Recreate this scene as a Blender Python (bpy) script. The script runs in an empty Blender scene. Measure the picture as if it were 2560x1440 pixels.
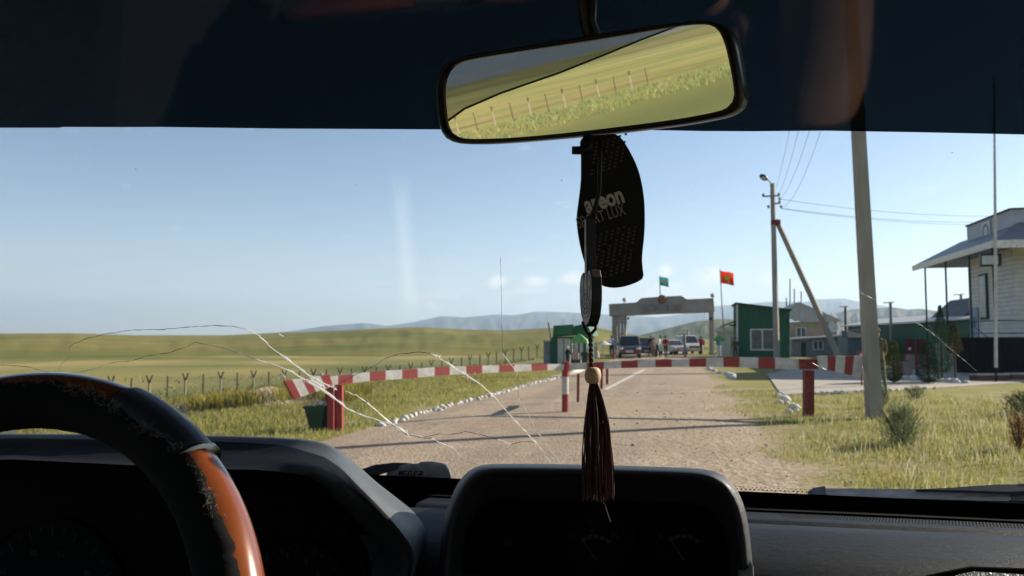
import bpy, bmesh, math, random
import numpy as np
from mathutils import Vector, Matrix, noise
R = math.radians
random.seed(7); rng = np.random.default_rng(7)
S = bpy.context.scene; COL = S.collection
# ------------------------------------------------------------------ camera, sky, sun, exposure
PITCH = R(3.67); CP, SP = math.cos(PITCH), math.sin(PITCH); FPX = 1950.0
EYE = Vector((0, 0, 1.6))
cd = bpy.data.cameras.new('camera'); cam = bpy.data.objects.new('camera', cd); COL.objects.link(cam)
cam.location = EYE; cam.rotation_euler = (R(90) + PITCH, 0, 0)
cd.sensor_width = 36; cd.lens = 36 * FPX / 2560; cd.clip_start = 0.02; cd.clip_end = 60000
cd.dof.use_dof = True; cd.dof.focus_distance = 0.72; cd.dof.aperture_fstop = 27.42 / 1.6
S.camera = cam
SUN_AZ, SUN_EL = R(66), R(25)
sdir = Vector((math.sin(SUN_AZ) * math.cos(SUN_EL), math.cos(SUN_AZ) * math.cos(SUN_EL), math.sin(SUN_EL)))
sl = bpy.data.lights.new('sun', 'SUN'); sl.energy = 5.0; sl.angle = R(0.6); sl.color = (1.0, 0.90, 0.74)
so = bpy.data.objects.new('sun', sl); COL.objects.link(so); so.rotation_euler = sdir.to_track_quat('Z', 'Y').to_euler(); so.location = (40, 20, 60)
W = bpy.data.worlds.new('World'); S.world = W; W.use_nodes = True
nt = W.node_tree; nt.nodes.clear()
def nd(t, k, **kw):
    n = t.nodes.new(k)
    for a, b in kw.items(): setattr(n, a, b)
    return n
wo = nd(nt, 'ShaderNodeOutputWorld'); bg = nd(nt, 'ShaderNodeBackground'); bg.inputs[1].default_value = 0.074
sky = nd(nt, 'ShaderNodeTexSky', sky_type='NISHITA', sun_disc=False, sun_elevation=SUN_EL, sun_rotation=SUN_AZ, altitude=1800, air_density=1.0, dust_density=1.2, ozone_density=1.0)
nt.links.new(bg.outputs[0], wo.inputs[0])
S.view_settings.view_transform = 'Standard'; S.view_settings.look = 'None'; S.view_settings.gamma = 1
S.view_settings.exposure = 1.0
S.view_settings.use_curve_mapping = False
S.cycles.use_denoising = True
S.cycles.max_bounces = 8; S.cycles.transparent_max_bounces = 24; S.cycles.volume_bounces = 0
S.cycles.sample_clamp_indirect = 4

def ray(px, py):
    a = (px - 1280) / FPX; b = (720 - py) / FPX
    return Vector((a, CP - b * SP, SP + b * CP))
def P(px, py, Y):
    d = ray(px, py); return EYE + d * (Y / d.y)
def G(px, py, z=0.0):
    d = ray(px, py); return EYE + d * ((z - 1.6) / d.z)
RT = Vector((0.215, 0.977, 0)).normalized(); RC = Vector((RT.y, -RT.x, 0))   # along the road / across it
def RP(px, py, D):                    # on the plane across the road that is D ahead
    d = ray(px, py); q = P(1700, 845, D)
    return EYE + d * ((q - EYE).dot(RT) / d.dot(RT))
def sstep(a, b, x):
    t = min(1, max(0, (x - a) / (b - a))); return t * t * (3 - 2 * t)
def uleft(x, y): return (-5.7 + 0.228 * y) - x
def H(x, y):
    h = -4.2 * sstep(3, 32, uleft(x, y))
    return h + 0.05 * sstep(1, 6, uleft(x, y)) * noise.noise((x * .3, y * .3, 0)) * 2

# sky colour plus low cumulus and a thin veil near the horizon
L = nt.links.new
tc = nd(nt, 'ShaderNodeTexCoord'); sep = nd(nt, 'ShaderNodeSeparateXYZ'); L(tc.outputs['Generated'], sep.inputs[0])
def mth(t, op, a, b=None, c=None, clamp=False):
    n = nd(t, 'ShaderNodeMath', operation=op, use_clamp=clamp)
    for i, q in enumerate((a, b, c)):
        if q is None: continue
        if isinstance(q, (int, float)): n.inputs[i].default_value = q
        else: t.links.new(q, n.inputs[i])
    return n.outputs[0]
def mixc(t, fac, a, b, mode='MIX'):
    n = nd(t, 'ShaderNodeMix', data_type='RGBA', blend_type=mode)
    for i, q in ((0, fac), (6, a), (7, b)):
        if isinstance(q, (int, float)): n.inputs[i].default_value = q
        elif isinstance(q, tuple): n.inputs[i].default_value = (*q, 1)
        else: t.links.new(q, n.inputs[i])
    return n.outputs[2]
L(tc.outputs['Generated'], sky.inputs[0]) if sky.inputs else None
mp = nd(nt, 'ShaderNodeMapping'); mp.inputs['Scale'].default_value = (1, 1, 2.4); L(tc.outputs['Generated'], mp.inputs[0])
n1 = nd(nt, 'ShaderNodeTexNoise'); n1.inputs['Scale'].default_value = 26; n1.inputs['Detail'].default_value = 6; L(mp.outputs[0], n1.inputs[0])
mp2 = nd(nt, 'ShaderNodeMapping'); mp2.inputs['Scale'].default_value = (1, 1, 9); L(tc.outputs['Generated'], mp2.inputs[0])
n2 = nd(nt, 'ShaderNodeTexNoise'); n2.inputs['Scale'].default_value = 5; n2.inputs['Detail'].default_value = 5; L(mp2.outputs[0], n2.inputs[0])
blobs = None
for (px, py, wx, wy, st) in ((1243, 702, 20, 17, 1.), (1345, 703, 30, 13, .75), (1428, 697, 30, 16, 1.), (1350, 728, 60, 18, .5), (1080, 763, 24, 9, .8), (1663, 680, 16, 20, 1.0), (1760, 700, 22, 16, 1.0), (1790, 690, 16, 22, .9),
                             (1700, 715, 90, 20, .5), (1600, 745, 160, 26, .45), (1950, 690, 60, 26, .35), (2050, 720, 130, 30, .4), (1300, 745, 300, 30, .3)):
    d = ray(px, py).normalized()
    az = math.atan2(d.x, d.y)
    A = mth(nt, 'ARCTAN2', sep.outputs[0], sep.outputs[1])
    dx = mth(nt, 'DIVIDE', mth(nt, 'SUBTRACT', A, az), wx / FPX)
    dz = mth(nt, 'DIVIDE', mth(nt, 'SUBTRACT', sep.outputs[2], d.z), wy / FPX)
    q = mth(nt, 'ADD', mth(nt, 'MULTIPLY', dx, dx), mth(nt, 'MULTIPLY', dz, dz))
    g = mth(nt, 'MULTIPLY', mth(nt, 'EXPONENT', mth(nt, 'MULTIPLY', q, -0.7)), st)
    blobs = g if blobs is None else mth(nt, 'MAXIMUM', blobs, g)
cum = mth(nt, 'SMOOTHSTEP' if False else 'MULTIPLY', mth(nt, 'SUBTRACT', mth(nt, 'ADD', blobs, mth(nt, 'MULTIPLY', n1.outputs[0], 1.5)), 0.98), 1.6, clamp=True)
band = mth(nt, 'EXPONENT', mth(nt, 'MULTIPLY', mth(nt, 'ABSOLUTE', mth(nt, 'SUBTRACT', sep.outputs[2], 0.045)), -14))
veil = mth(nt, 'MULTIPLY', mth(nt, 'MULTIPLY', band, mth(nt, 'MULTIPLY_ADD', n2.outputs[0], .35, .33)), .75)
cl = mth(nt, 'ADD', mth(nt, 'MULTIPLY', cum, 0.8), veil, clamp=True)
skyc = mixc(nt, cl, sky.outputs[0], (8.6, 8.45, 8.2))
L(skyc, bg.inputs[0])

# ------------------------------------------------------------------ material helpers
MATS = {}
def M(name, col, rough=.8, var=.18, scale=8., bump=0., metal=0., spec=.3, dscale=None, detail=4., col2=None, rough2=None, coat=0., stretch=None):
    if name in MATS: return MATS[name]
    m = bpy.data.materials.new(name); m.use_nodes = True; t = m.node_tree; b = t.nodes['Principled BSDF']
    tcn = nd(t, 'ShaderNodeTexCoord'); src = tcn.outputs['Object']
    if stretch:
        mpn = nd(t, 'ShaderNodeMapping'); mpn.inputs['Scale'].default_value = stretch; t.links.new(src, mpn.inputs[0]); src = mpn.outputs[0]
    n = nd(t, 'ShaderNodeTexNoise'); n.inputs['Scale'].default_value = scale; n.inputs['Detail'].default_value = detail; t.links.new(src, n.inputs[0])
    r = nd(t, 'ShaderNodeMapRange'); r.inputs[1].default_value = .3; r.inputs[2].default_value = .7; t.links.new(n.outputs[0], r.inputs[0])
    c1 = tuple(max(0, x * (1 - var)) for x in col); c2 = col2 or tuple(min(1, x * (1 + var)) for x in col)
    t.links.new(mixc(t, r.outputs[0], c1, c2), b.inputs['Base Color'])
    b.inputs['Roughness'].default_value = rough; b.inputs['Metallic'].default_value = metal; b.inputs['Specular IOR Level'].default_value = spec
    b.inputs['Coat Weight'].default_value = coat
    if bump:
        n2 = nd(t, 'ShaderNodeTexNoise'); n2.inputs['Scale'].default_value = dscale or scale * 4; n2.inputs['Detail'].default_value = 6; t.links.new(src, n2.inputs[0])
        bp = nd(t, 'ShaderNodeBump'); bp.inputs['Strength'].default_value = bump; bp.inputs['Distance'].default_value = .02 if not dscale or dscale < 100 else .001
        t.links.new(n2.outputs[0], bp.inputs['Height']); t.links.new(bp.outputs[0], b.inputs['Normal'])
    MATS[name] = m; return m
def MC(name, rough=.9, trans=.25):     # foliage: colour of each blade from the mesh
    m = bpy.data.materials.new(name); m.use_nodes = True; t = m.node_tree; b = t.nodes['Principled BSDF']
    a = nd(t, 'ShaderNodeVertexColor', layer_name='tint'); b.inputs['Roughness'].default_value = rough; b.inputs['Specular IOR Level'].default_value = .15
    nz = nd(t, 'ShaderNodeTexNoise'); nz.inputs['Scale'].default_value = .7; g = nd(t, 'ShaderNodeNewGeometry'); t.links.new(g.outputs['Position'], nz.inputs[0])
    col = mixc(t, .35, a.outputs[0], nz.outputs[0], 'SOFT_LIGHT'); t.links.new(col, b.inputs['Base Color'])
    tr = nd(t, 'ShaderNodeBsdfTranslucent'); t.links.new(col, tr.inputs[0]); mx = nd(t, 'ShaderNodeMixShader'); mx.inputs[0].default_value = trans
    t.links.new(b.outputs[0], mx.inputs[1]); t.links.new(tr.outputs[0], mx.inputs[2]); t.links.new(mx.outputs[0], t.nodes['Material Output'].inputs[0])
    return m

# ------------------------------------------------------------------ mesh helpers
ORG = {}
class MB:
    def __init__(s): s.v = []; s.f = []; s.m = []; s.cur = 0
    def add(s, vs, fs):
        n = len(s.v); s.v += [tuple(v) for v in vs]; s.f += [tuple(i + n for i in f) for f in fs]; s.m += [s.cur] * len(fs); return s
    def mat(s, i): s.cur = i; return s
    def hexa(s, p): return s.add(p, [(0, 3, 2, 1), (4, 5, 6, 7), (0, 1, 5, 4), (1, 2, 6, 5), (2, 3, 7, 6), (3, 0, 4, 7)])
    def box(s, c, size, ax=None):
        c = Vector(c); X, Y, Z = ax or (Vector((1, 0, 0)), Vector((0, 1, 0)), Vector((0, 0, 1)))
        a, b, d = size[0] / 2, size[1] / 2, size[2] / 2
        return s.hexa([c + X * (i * a) + Y * (j * b) + Z * (k * d) for k in (-1, 1) for (i, j) in ((-1, -1), (1, -1), (1, 1), (-1, 1))])
    def rbox(s, c, size): return s.box(c, size, (RC, RT, Vector((0, 0, 1))))
    def bar(s, p0, p1, w, h, w1=None, h1=None, up=(0, 0, 1)):
        p0, p1, up = Vector(p0), Vector(p1), Vector(up); d = (p1 - p0).normalized(); x = d.cross(up).normalized(); z = x.cross(d)
        w1 = w if w1 is None else w1; h1 = h if h1 is None else h1; q = []
        for p, a, b in ((p0, w, h), (p1, w1, h1)): q += [p + x * (i * a / 2) + z * (j * b / 2) for (i, j) in ((-1, -1), (1, -1), (1, 1), (-1, 1))]
        return s.hexa(q)
    def tube(s, pts, r, n=8, cap=True):
        pts = [Vector(p) for p in pts]; rs = r if isinstance(r, (list, tuple)) else [r] * len(pts); vs = []; prev = None
        for i, p in enumerate(pts):
            d = (pts[min(i + 1, len(pts) - 1)] - pts[max(i - 1, 0)])
            d = d.normalized() if d.length > 1e-9 else Vector((0, 0, 1))
            if prev is None:
                x = d.cross(Vector((0, 0, 1)))
                if x.length < .05: x = d.cross(Vector((0, 1, 0)))
            else: x = prev - d * prev.dot(d)
            x.normalize(); prev = x; y = d.cross(x)
            vs += [p + (x * math.cos(6.2832 * k / n) + y * math.sin(6.2832 * k / n)) * rs[i] for k in range(n)]
        fs = [(i * n + k, i * n + (k + 1) % n, (i + 1) * n + (k + 1) % n, (i + 1) * n + k) for i in range(len(pts) - 1) for k in range(n)]
        if cap: fs += [tuple(range(n))[::-1], tuple(range((len(pts) - 1) * n, len(pts) * n))]
        return s.add(vs, fs)
    def loft(s, rings, closed=True, cap=True):
        n = len(rings[0]); vs = [p for r in rings for p in r]; e = n if closed else n - 1
        fs = [(i * n + k, i * n + (k + 1) % n, (i + 1) * n + (k + 1) % n, (i + 1) * n + k) for i in range(len(rings) - 1) for k in range(e)]
        if cap and closed: fs += [tuple(range(n))[::-1], tuple(range((len(rings) - 1) * n, len(rings) * n))]
        return s.add(vs, fs)
    def prism(s, poly, vec):
        v = Vector(vec); return s.loft([[Vector(p) for p in poly], [Vector(p) + v for p in poly]])
    def ball(s, c, r, nu=12, nv=8, ax=None):
        c = Vector(c); r = (r, r, r) if isinstance(r, (int, float)) else r; X, Y, Z = ax or (Vector((1, 0, 0)), Vector((0, 1, 0)), Vector((0, 0, 1)))
        rings = [[c + X * (r[0] * math.sin(t) * math.cos(a)) + Y * (r[1] * math.sin(t) * math.sin(a)) + Z * (r[2] * math.cos(t)) for a in [6.2832 * k / nu for k in range(nu)]] for t in [math.pi * (.02 + .96 * j / nv) for j in range(nv + 1)]]
        return s.loft(rings)
    def build(s, name, mats, parent=None, smooth=False, bevel=0., kind=None, sub=0, local=False, seg=2):
        o = Vector((0, 0, 0)) if (parent is None or local) else ORG.get(parent.name, Vector((0, 0, 0)))
        me = bpy.data.meshes.new(name); me.from_pydata([(v[0] - o.x, v[1] - o.y, v[2] - o.z) for v in s.v], [], s.f)
        for m in (mats if isinstance(mats, (list, tuple)) else [mats]): me.materials.append(m)
        me.polygons.foreach_set('material_index', s.m)
        b = bmesh.new(); b.from_mesh(me); bmesh.ops.recalc_face_normals(b, faces=b.faces); b.to_mesh(me); b.free()
        if smooth: me.polygons.foreach_set('use_smooth', [True] * len(me.polygons))
        ob = bpy.data.objects.new(name, me); COL.objects.link(ob)
        if parent: ob.parent = parent
        ORG[ob.name] = o
        if bevel:
            md = ob.modifiers.new('bevel', 'BEVEL'); md.width = bevel; md.segments = seg; md.limit_method = 'ANGLE'; md.angle_limit = R(35)
        if sub:
            md = ob.modifiers.new('sub', 'SUBSURF'); md.levels = sub; md.render_levels = sub
        if kind: ob['kind'] = kind
        return ob
def tag(o, label, cat, group=None):
    o['label'] = label; o['category'] = cat
    if group: o['group'] = group
    return o
def thing(name, label, cat, loc=(0, 0, 0), group=None, rz=0):
    o = bpy.data.objects.new(name, None); COL.objects.link(o); o.location = loc; o.rotation_euler = (0, 0, rz); o.empty_display_size = .2
    ORG[o.name] = Vector(loc); return tag(o, label, cat, group)
def dup(root, loc, label, rz=None, scale=None):
    def cp(o, par):
        c = o.copy(); COL.objects.link(c); c.parent = par
        for ch in o.children: cp(ch, c)
        return c
    c = cp(root, root.parent); c.location = loc; c['label'] = label
    if rz is not None: c.rotation_euler = (0, 0, rz)
    if scale: c.scale = scale
    return c
def lerp(a, b, t): return a + (b - a) * t
def pl(pts, x):                        # piecewise linear
    for (x0, y0), (x1, y1) in zip(pts, pts[1:]):
        if x <= x1: return y0 + (y1 - y0) * (x - x0) / (x1 - x0)
    return pts[-1][1]
def text_mesh(txt, name, m, parent, o, ex, ey, size, depth=.0006, bold=0., sx=1.):   # lettering as a thin solid on the plane ex, ey
    cu = bpy.data.curves.new('t', 'FONT'); cu.body = txt; cu.size = size; cu.extrude = depth / 2; cu.offset = bold; cu.resolution_u = 3
    t = bpy.data.objects.new('t', cu); me0 = bpy.data.meshes.new_from_object(t)
    vs = [Vector(v.co) for v in me0.vertices]; fs = [tuple(p.vertices) for p in me0.polygons]
    bpy.data.objects.remove(t); bpy.data.curves.remove(cu); bpy.data.meshes.remove(me0)
    ez = ex.cross(ey).normalized(); b = MB(); b.add([o + ex * (v.x * sx) + ey * v.y + ez * v.z for v in vs], fs)
    return b.build(name, m, parent)
# ------------------------------------------------------------------ ground, road, hills
def pos_nodes(t):
    g = nd(t, 'ShaderNodeNewGeometry'); s = nd(t, 'ShaderNodeSeparateXYZ'); t.links.new(g.outputs['Position'], s.inputs[0]); return g.outputs['Position'], s
def nz(t, p, sc, det=5., stretch=None):
    n = nd(t, 'ShaderNodeTexNoise'); n.inputs['Scale'].default_value = sc; n.inputs['Detail'].default_value = det
    if stretch:
        mpn = nd(t, 'ShaderNodeMapping'); mpn.inputs['Scale'].default_value = stretch; t.links.new(p, mpn.inputs[0]); p = mpn.outputs[0]
    t.links.new(p, n.inputs[0]); return n.outputs[0]
def ramp(t, v, a, b):
    r = nd(t, 'ShaderNodeMapRange', interpolation_type='SMOOTHSTEP'); r.inputs[1].default_value = a; r.inputs[2].default_value = b; t.links.new(v, r.inputs[0]); return r.outputs[0]
def gravel(t, p):
    c = mixc(t, ramp(t, nz(t, p, .55), .35, .65), (.38, .285, .195), (.47, .365, .26))
    c = mixc(t, ramp(t, nz(t, p, 14, 6), .42, .62), c, (.27, .205, .145))
    v = nd(t, 'ShaderNodeTexVoronoi'); v.inputs['Scale'].default_value = 22; t.links.new(p, v.inputs[0])
    c = mixc(t, mth(t, 'MULTIPLY', ramp(t, v.outputs['Distance'], .25, .1), .5), c, (.50, .43, .35))
    v2 = nd(t, 'ShaderNodeTexVoronoi'); v2.inputs['Scale'].default_value = 7; t.links.new(p, v2.inputs[0])
    return mixc(t, mth(t, 'MULTIPLY', ramp(t, v2.outputs['Distance'], .16, .08), .6), c, (.13, .105, .085))
def grass_col(t, p):
    g = mixc(t, ramp(t, nz(t, p, .12), .35, .65), (.17, .18, .035), (.31, .25, .085))
    g = mixc(t, ramp(t, nz(t, p, 1.1), .3, .7), g, (.22, .20, .06))
    return mixc(t, mth(t, 'MULTIPLY', ramp(t, nz(t, p, 9, 6), .45, .7), .5), g, (.06, .065, .02))
def bump_to(t, b, h, st, dist):
    bp = nd(t, 'ShaderNodeBump'); bp.inputs['Strength'].default_value = st; bp.inputs['Distance'].default_value = dist; t.links.new(h, bp.inputs['Height']); t.links.new(bp.outputs[0], b.inputs['Normal'])
gm = bpy.data.materials.new('steppe_ground'); gm.use_nodes = True; t = gm.node_tree; b = t.nodes['Principled BSDF']; b.inputs['Roughness'].default_value = .95; b.inputs['Specular IOR Level'].default_value = .1
p, s3 = pos_nodes(t)
e = mth(t, 'SUBTRACT', s3.outputs[0], mth(t, 'MULTIPLY_ADD', s3.outputs[1], .21, 1.5))
e = mth(t, 'ADD', e, mth(t, 'MULTIPLY', mth(t, 'SUBTRACT', nz(t, p, .5, 6), .5), 6.0))
u = mth(t, 'SUBTRACT', mth(t, 'MULTIPLY_ADD', s3.outputs[1], .228, -5.7), s3.outputs[0])
mask = mth(t, 'MULTIPLY', ramp(t, e, 1.2, -.9), ramp(t, u, .3, 0))
near = mixc(t, mth(t, 'MULTIPLY', ramp(t, nz(t, p, .75, 6), .5, .66), .75), grass_col(t, p), (.33, .255, .165))
far = mixc(t, ramp(t, nz(t, p, .035, 4, (1, .35, 1)), .38, .6), (.36, .275, .10), (.235, .21, .07))
far = mixc(t, ramp(t, nz(t, p, .012, 4, (.5, 1, 1)), .42, .62), far, (.10, .12, .03))
dist = nd(t, 'ShaderNodeVectorMath', operation='LENGTH'); t.links.new(p, dist.inputs[0])
gc = mixc(t, ramp(t, dist.outputs['Value'], 35, 110), near, far)
back = mth(t, 'MULTIPLY', ramp(t, s3.outputs[1], 45, 5), ramp(t, dist.outputs['Value'], 14, 40)); gc = mixc(t, mth(t, 'MULTIPLY', back, .5), gc, mixc(t, ramp(t, nz(t, p, .06, 5, (1, .4, 1)), .35, .65), (.46, .40, .13), (.30, .32, .09)))  # ground behind the car painted brighter: front-lit look plus dry grass
gul = mth(t, 'MULTIPLY', ramp(t, u, 22, 38), ramp(t, u, 75, 48)); gc = mixc(t, mth(t, 'MULTIPLY', gul, .6), gc, (.075, .10, .035))
L2 = t.links.new; L2(mixc(t, mask, gc, gravel(t, p)), b.inputs['Base Color']); bump_to(t, b, nz(t, p, 11, 6), .6, .05)
NA, radii = 200, [0.01] + [1.5 * 1.075 ** k for k in range(128)]
gb = MB(); vs = []
for r in radii:
    for k in range(NA):
        a = 6.28319 * k / NA; x, y = r * math.sin(a), r * math.cos(a); vs.append((x, y, H(x, y)))
gb.add(vs, [(i * NA + k, i * NA + (k + 1) % NA, (i + 1) * NA + (k + 1) % NA, (i + 1) * NA + k) for i in range(len(radii) - 1) for k in range(NA)])
gb.build('ground', gm, smooth=True, kind='structure')

rm = bpy.data.materials.new('worn_asphalt'); rm.use_nodes = True; t = rm.node_tree; b = t.nodes['Principled BSDF']; b.inputs['Roughness'].default_value = .9; b.inputs['Specular IOR Level'].default_value = .2
p, s3 = pos_nodes(t); u = mth(t, 'SUBTRACT', s3.outputs[0], mth(t, 'MULTIPLY_ADD', s3.outputs[1], .222, -5.7))
asp = mixc(t, ramp(t, nz(t, p, .4), .3, .7), (.40, .30, .21), (.48, .365, .262)); asp = mixc(t, mth(t, 'MULTIPLY', ramp(t, nz(t, p, 22, 8), .38, .66), .85), asp, (.21, .16, .115))
vv = nd(t, 'ShaderNodeTexVoronoi'); vv.inputs['Scale'].default_value = 45; t.links.new(p, vv.inputs[0]); asp = mixc(t, mth(t, 'MULTIPLY', ramp(t, vv.outputs['Distance'], .3, .1), .35), asp, (.36, .31, .26))
k = ramp(t, mth(t, 'ADD', u, mth(t, 'MULTIPLY', mth(t, 'SUBTRACT', nz(t, p, .35, 6), .5), 5)), 3.6, 6.0)
tr_ = nd(t, 'ShaderNodeCombineXYZ'); t.links.new(u, tr_.inputs[0]); t.links.new(mth(t, 'MULTIPLY', s3.outputs[1], .06), tr_.inputs[1]); asp = mixc(t, mth(t, 'MULTIPLY', ramp(t, nz(t, tr_.outputs[0], 1.1, 5), .42, .6), .45), asp, (.22, .172, .125))
asp = mixc(t, mth(t, 'MULTIPLY', ramp(t, nz(t, p, 1.6, 7), .55, .68), .5), asp, (.42, .33, .24)); wv_ = nd(t, 'ShaderNodeTexVoronoi', feature='DISTANCE_TO_EDGE'); wv_.inputs['Scale'].default_value = .55; wpn = nd(t, 'ShaderNodeVectorMath', operation='ADD'); t.links.new(p, wpn.inputs[0]); wn2 = nd(t, 'ShaderNodeTexNoise'); wn2.inputs['Scale'].default_value = 2.5; t.links.new(p, wn2.inputs[0]); t.links.new(wn2.outputs['Color'], wpn.inputs[1]); t.links.new(wpn.outputs[0], wv_.inputs[0])
asp = mixc(t, mth(t, 'MULTIPLY', mth(t, 'MULTIPLY', ramp(t, wv_.outputs['Distance'], .022, .006), ramp(t, nz(t, p, .25), .45, .6)), .6), asp, (.12, .09, .07))
t.links.new(mixc(t, k, asp, gravel(t, p)), b.inputs['Base Color']); bump_to(t, b, mth(t, 'ADD', nz(t, p, 26, 8), mth(t, 'MULTIPLY', mth(t, 'MULTIPLY', nz(t, p, 9, 6), k), 2)), .9, .025)
rb = MB(); rows = []
for i in range(150):
    y = -30 + i * 1.15; l = -5.7 + .228 * y; w = 7.0 - .018 * y + .5 * noise.noise((y * .23, 3, 0)) + .25 * noise.noise((y * .9, 8, 0))
    rows.append([(l + .08 * noise.noise((y * .8, 1, 0)), y, .006), (l + 2, y, .03), (l + 4, y, .03), (l + w - .5, y, .02), (l + w, y, .006)])
rb.loft(rows, closed=False).build('road', rm, kind='structure', smooth=True)
mk = MB(); paint = M('road_paint', (.55, .52, .47), .8, .25, 3)
a0, a1 = G(1512, 977), G(1612, 925); n = Vector((1, -.22, 0)) * .07
mk.add([a0 - n + Vector((0, 0, .036)), a0 + n + Vector((0, 0, .036)), a1 + n * 1.2 + Vector((0, 0, .036)), a1 - n * 1.2 + Vector((0, 0, .036))], [(0, 1, 2, 3)]).build('road_marking', paint, kind='structure')

def hill_mat(name, c1, c2, sc, bump=.5):
    m = bpy.data.materials.new(name); m.use_nodes = True; t = m.node_tree; b = t.nodes['Principled BSDF']; b.inputs['Roughness'].default_value = 1; b.inputs['Specular IOR Level'].default_value = 0
    p, _ = pos_nodes(t); c = mixc(t, ramp(t, nz(t, p, sc, 6), .36, .62), c1, c2); c = mixc(t, mth(t, 'MULTIPLY', ramp(t, nz(t, p, sc * 5, 5), .4, .7), .25), c, tuple(x * .6 for x in c1))
    t.links.new(c, b.inputs['Base Color']); bump_to(t, b, nz(t, p, sc * 3, 6), bump, 1 / sc * .12); return m
def ridge(name, crest, D, zb, mat, n=260, k=12, front=.62, rough=.1, seed=0, fold=3., az=None):
    ca = []
    for px, py in crest:
        if az: a, el = R(px), R(py)
        else:
            d = ray(px, py); a = math.atan2(d.x, d.y); el = math.atan2(d.z, math.hypot(d.x, d.y))
        ca.append((a, el))
    rings = []
    for i in range(n + 1):
        a = lerp(ca[0][0], ca[-1][0], i / n); el = pl(ca, a); Dr = D * (1 + .06 * noise.noise((a * 4, seed, 1)))
        zc = 1.6 + math.tan(el) * Dr; ring = []; hgt = zc - zb
        for j in range(k + 1):
            f = j / k; rr = Dr * lerp(front, 1, f); sh = f * f * (3 - 2 * f) if f < 1 else 1
            q = noise.fractal((a * 60 * fold / 3, f * 2.2 + seed, seed), 1, 2, 4) * rough * hgt * math.sin(math.pi * f)
            ring.append((rr * math.sin(a), rr * math.cos(a), zb + hgt * lerp(sh, f, .6) + q))
        for f in (.15, .5): ring.append((Dr * (1 + f) * math.sin(a), Dr * (1 + f) * math.cos(a), zc - hgt * f * 1.9))
        rings.append(ring)
    return MB().loft(rings, closed=False).build(name, mat, smooth=True, kind='structure')
hm = hill_mat('green_hill', (.135, .145, .045), (.23, .195, .07), .007, 0.)
ridge('near_hills', [(-2600, 800), (-900, 828), (0, 834), (180, 833), (340, 838), (560, 838), (720, 832), (860, 826), (970, 820), (1060, 818), (1160, 824), (1270, 826), (1370, 820), (1490, 819), (1560, 832), (1675, 852), (1760, 880)], 620, -4.4, hm, rough=.055, fold=1.6, front=.40, n=420, k=18, seed=2)
ridge('grey_hills', [(1500, 862), (1600, 838), (1690, 815), (1740, 803), (1800, 797), (1860, 800), (1950, 812), (2060, 830), (2150, 850)], 1500, -3, hill_mat('grey_hill', (.10, .105, .05), (.16, .14, .075), .006), rough=.12, seed=5)
ridge('brown_mountains', [(1950, 835), (2010, 805), (2060, 790), (2130, 773), (2180, 771), (2230, 768), (2270, 774), (2300, 771), (2345, 778), (2400, 770), (2480, 778), (2600, 765), (2900, 775), (3600, 780)], 3200, -3, hill_mat('brown_mountain', (.09, .085, .045), (.17, .14, .085), .003, .5), rough=.3, seed=9, fold=7)
bm_ = hill_mat('far_mountain', (.07, .08, .06), (.12, .115, .085), .0012, .3)
ridge('far_mountains', [(500, 842), (690, 831), (741, 826), (811, 815), (860, 811), (913, 807), (966, 815), (997, 811), (1040, 804), (1103, 790), (1163, 793), (1240, 786), (1286, 788), (1338, 779), (1408, 780), (1461, 783), (1560, 789), (1640, 792), (1700, 786), (1789, 765), (1930, 754), (2007, 755), (2047, 748), (2113, 746), (2157, 757), (2260, 772), (2400, 790), (3000, 800)], 7600, -10, bm_, rough=.2, seed=11, n=400)
ridge('mountains_behind', [(100, .6), (130, 2.2), (165, 1.5), (185, 2.6), (205, 3.2), (225, 4.2), (238, 4.0), (246, 3.0), (256, 1.8), (270, 1.0), (290, .6), (310, .4)], 6000, -10, bm_, rough=.2, seed=14, az=True)
ridge('slope_behind', [(120, .3), (160, .5), (200, .9), (225, .5), (240, .15), (260, .1), (290, .4), (318, .6)], 900, -4.4, hm, rough=.12, seed=17, az=True)

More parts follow.
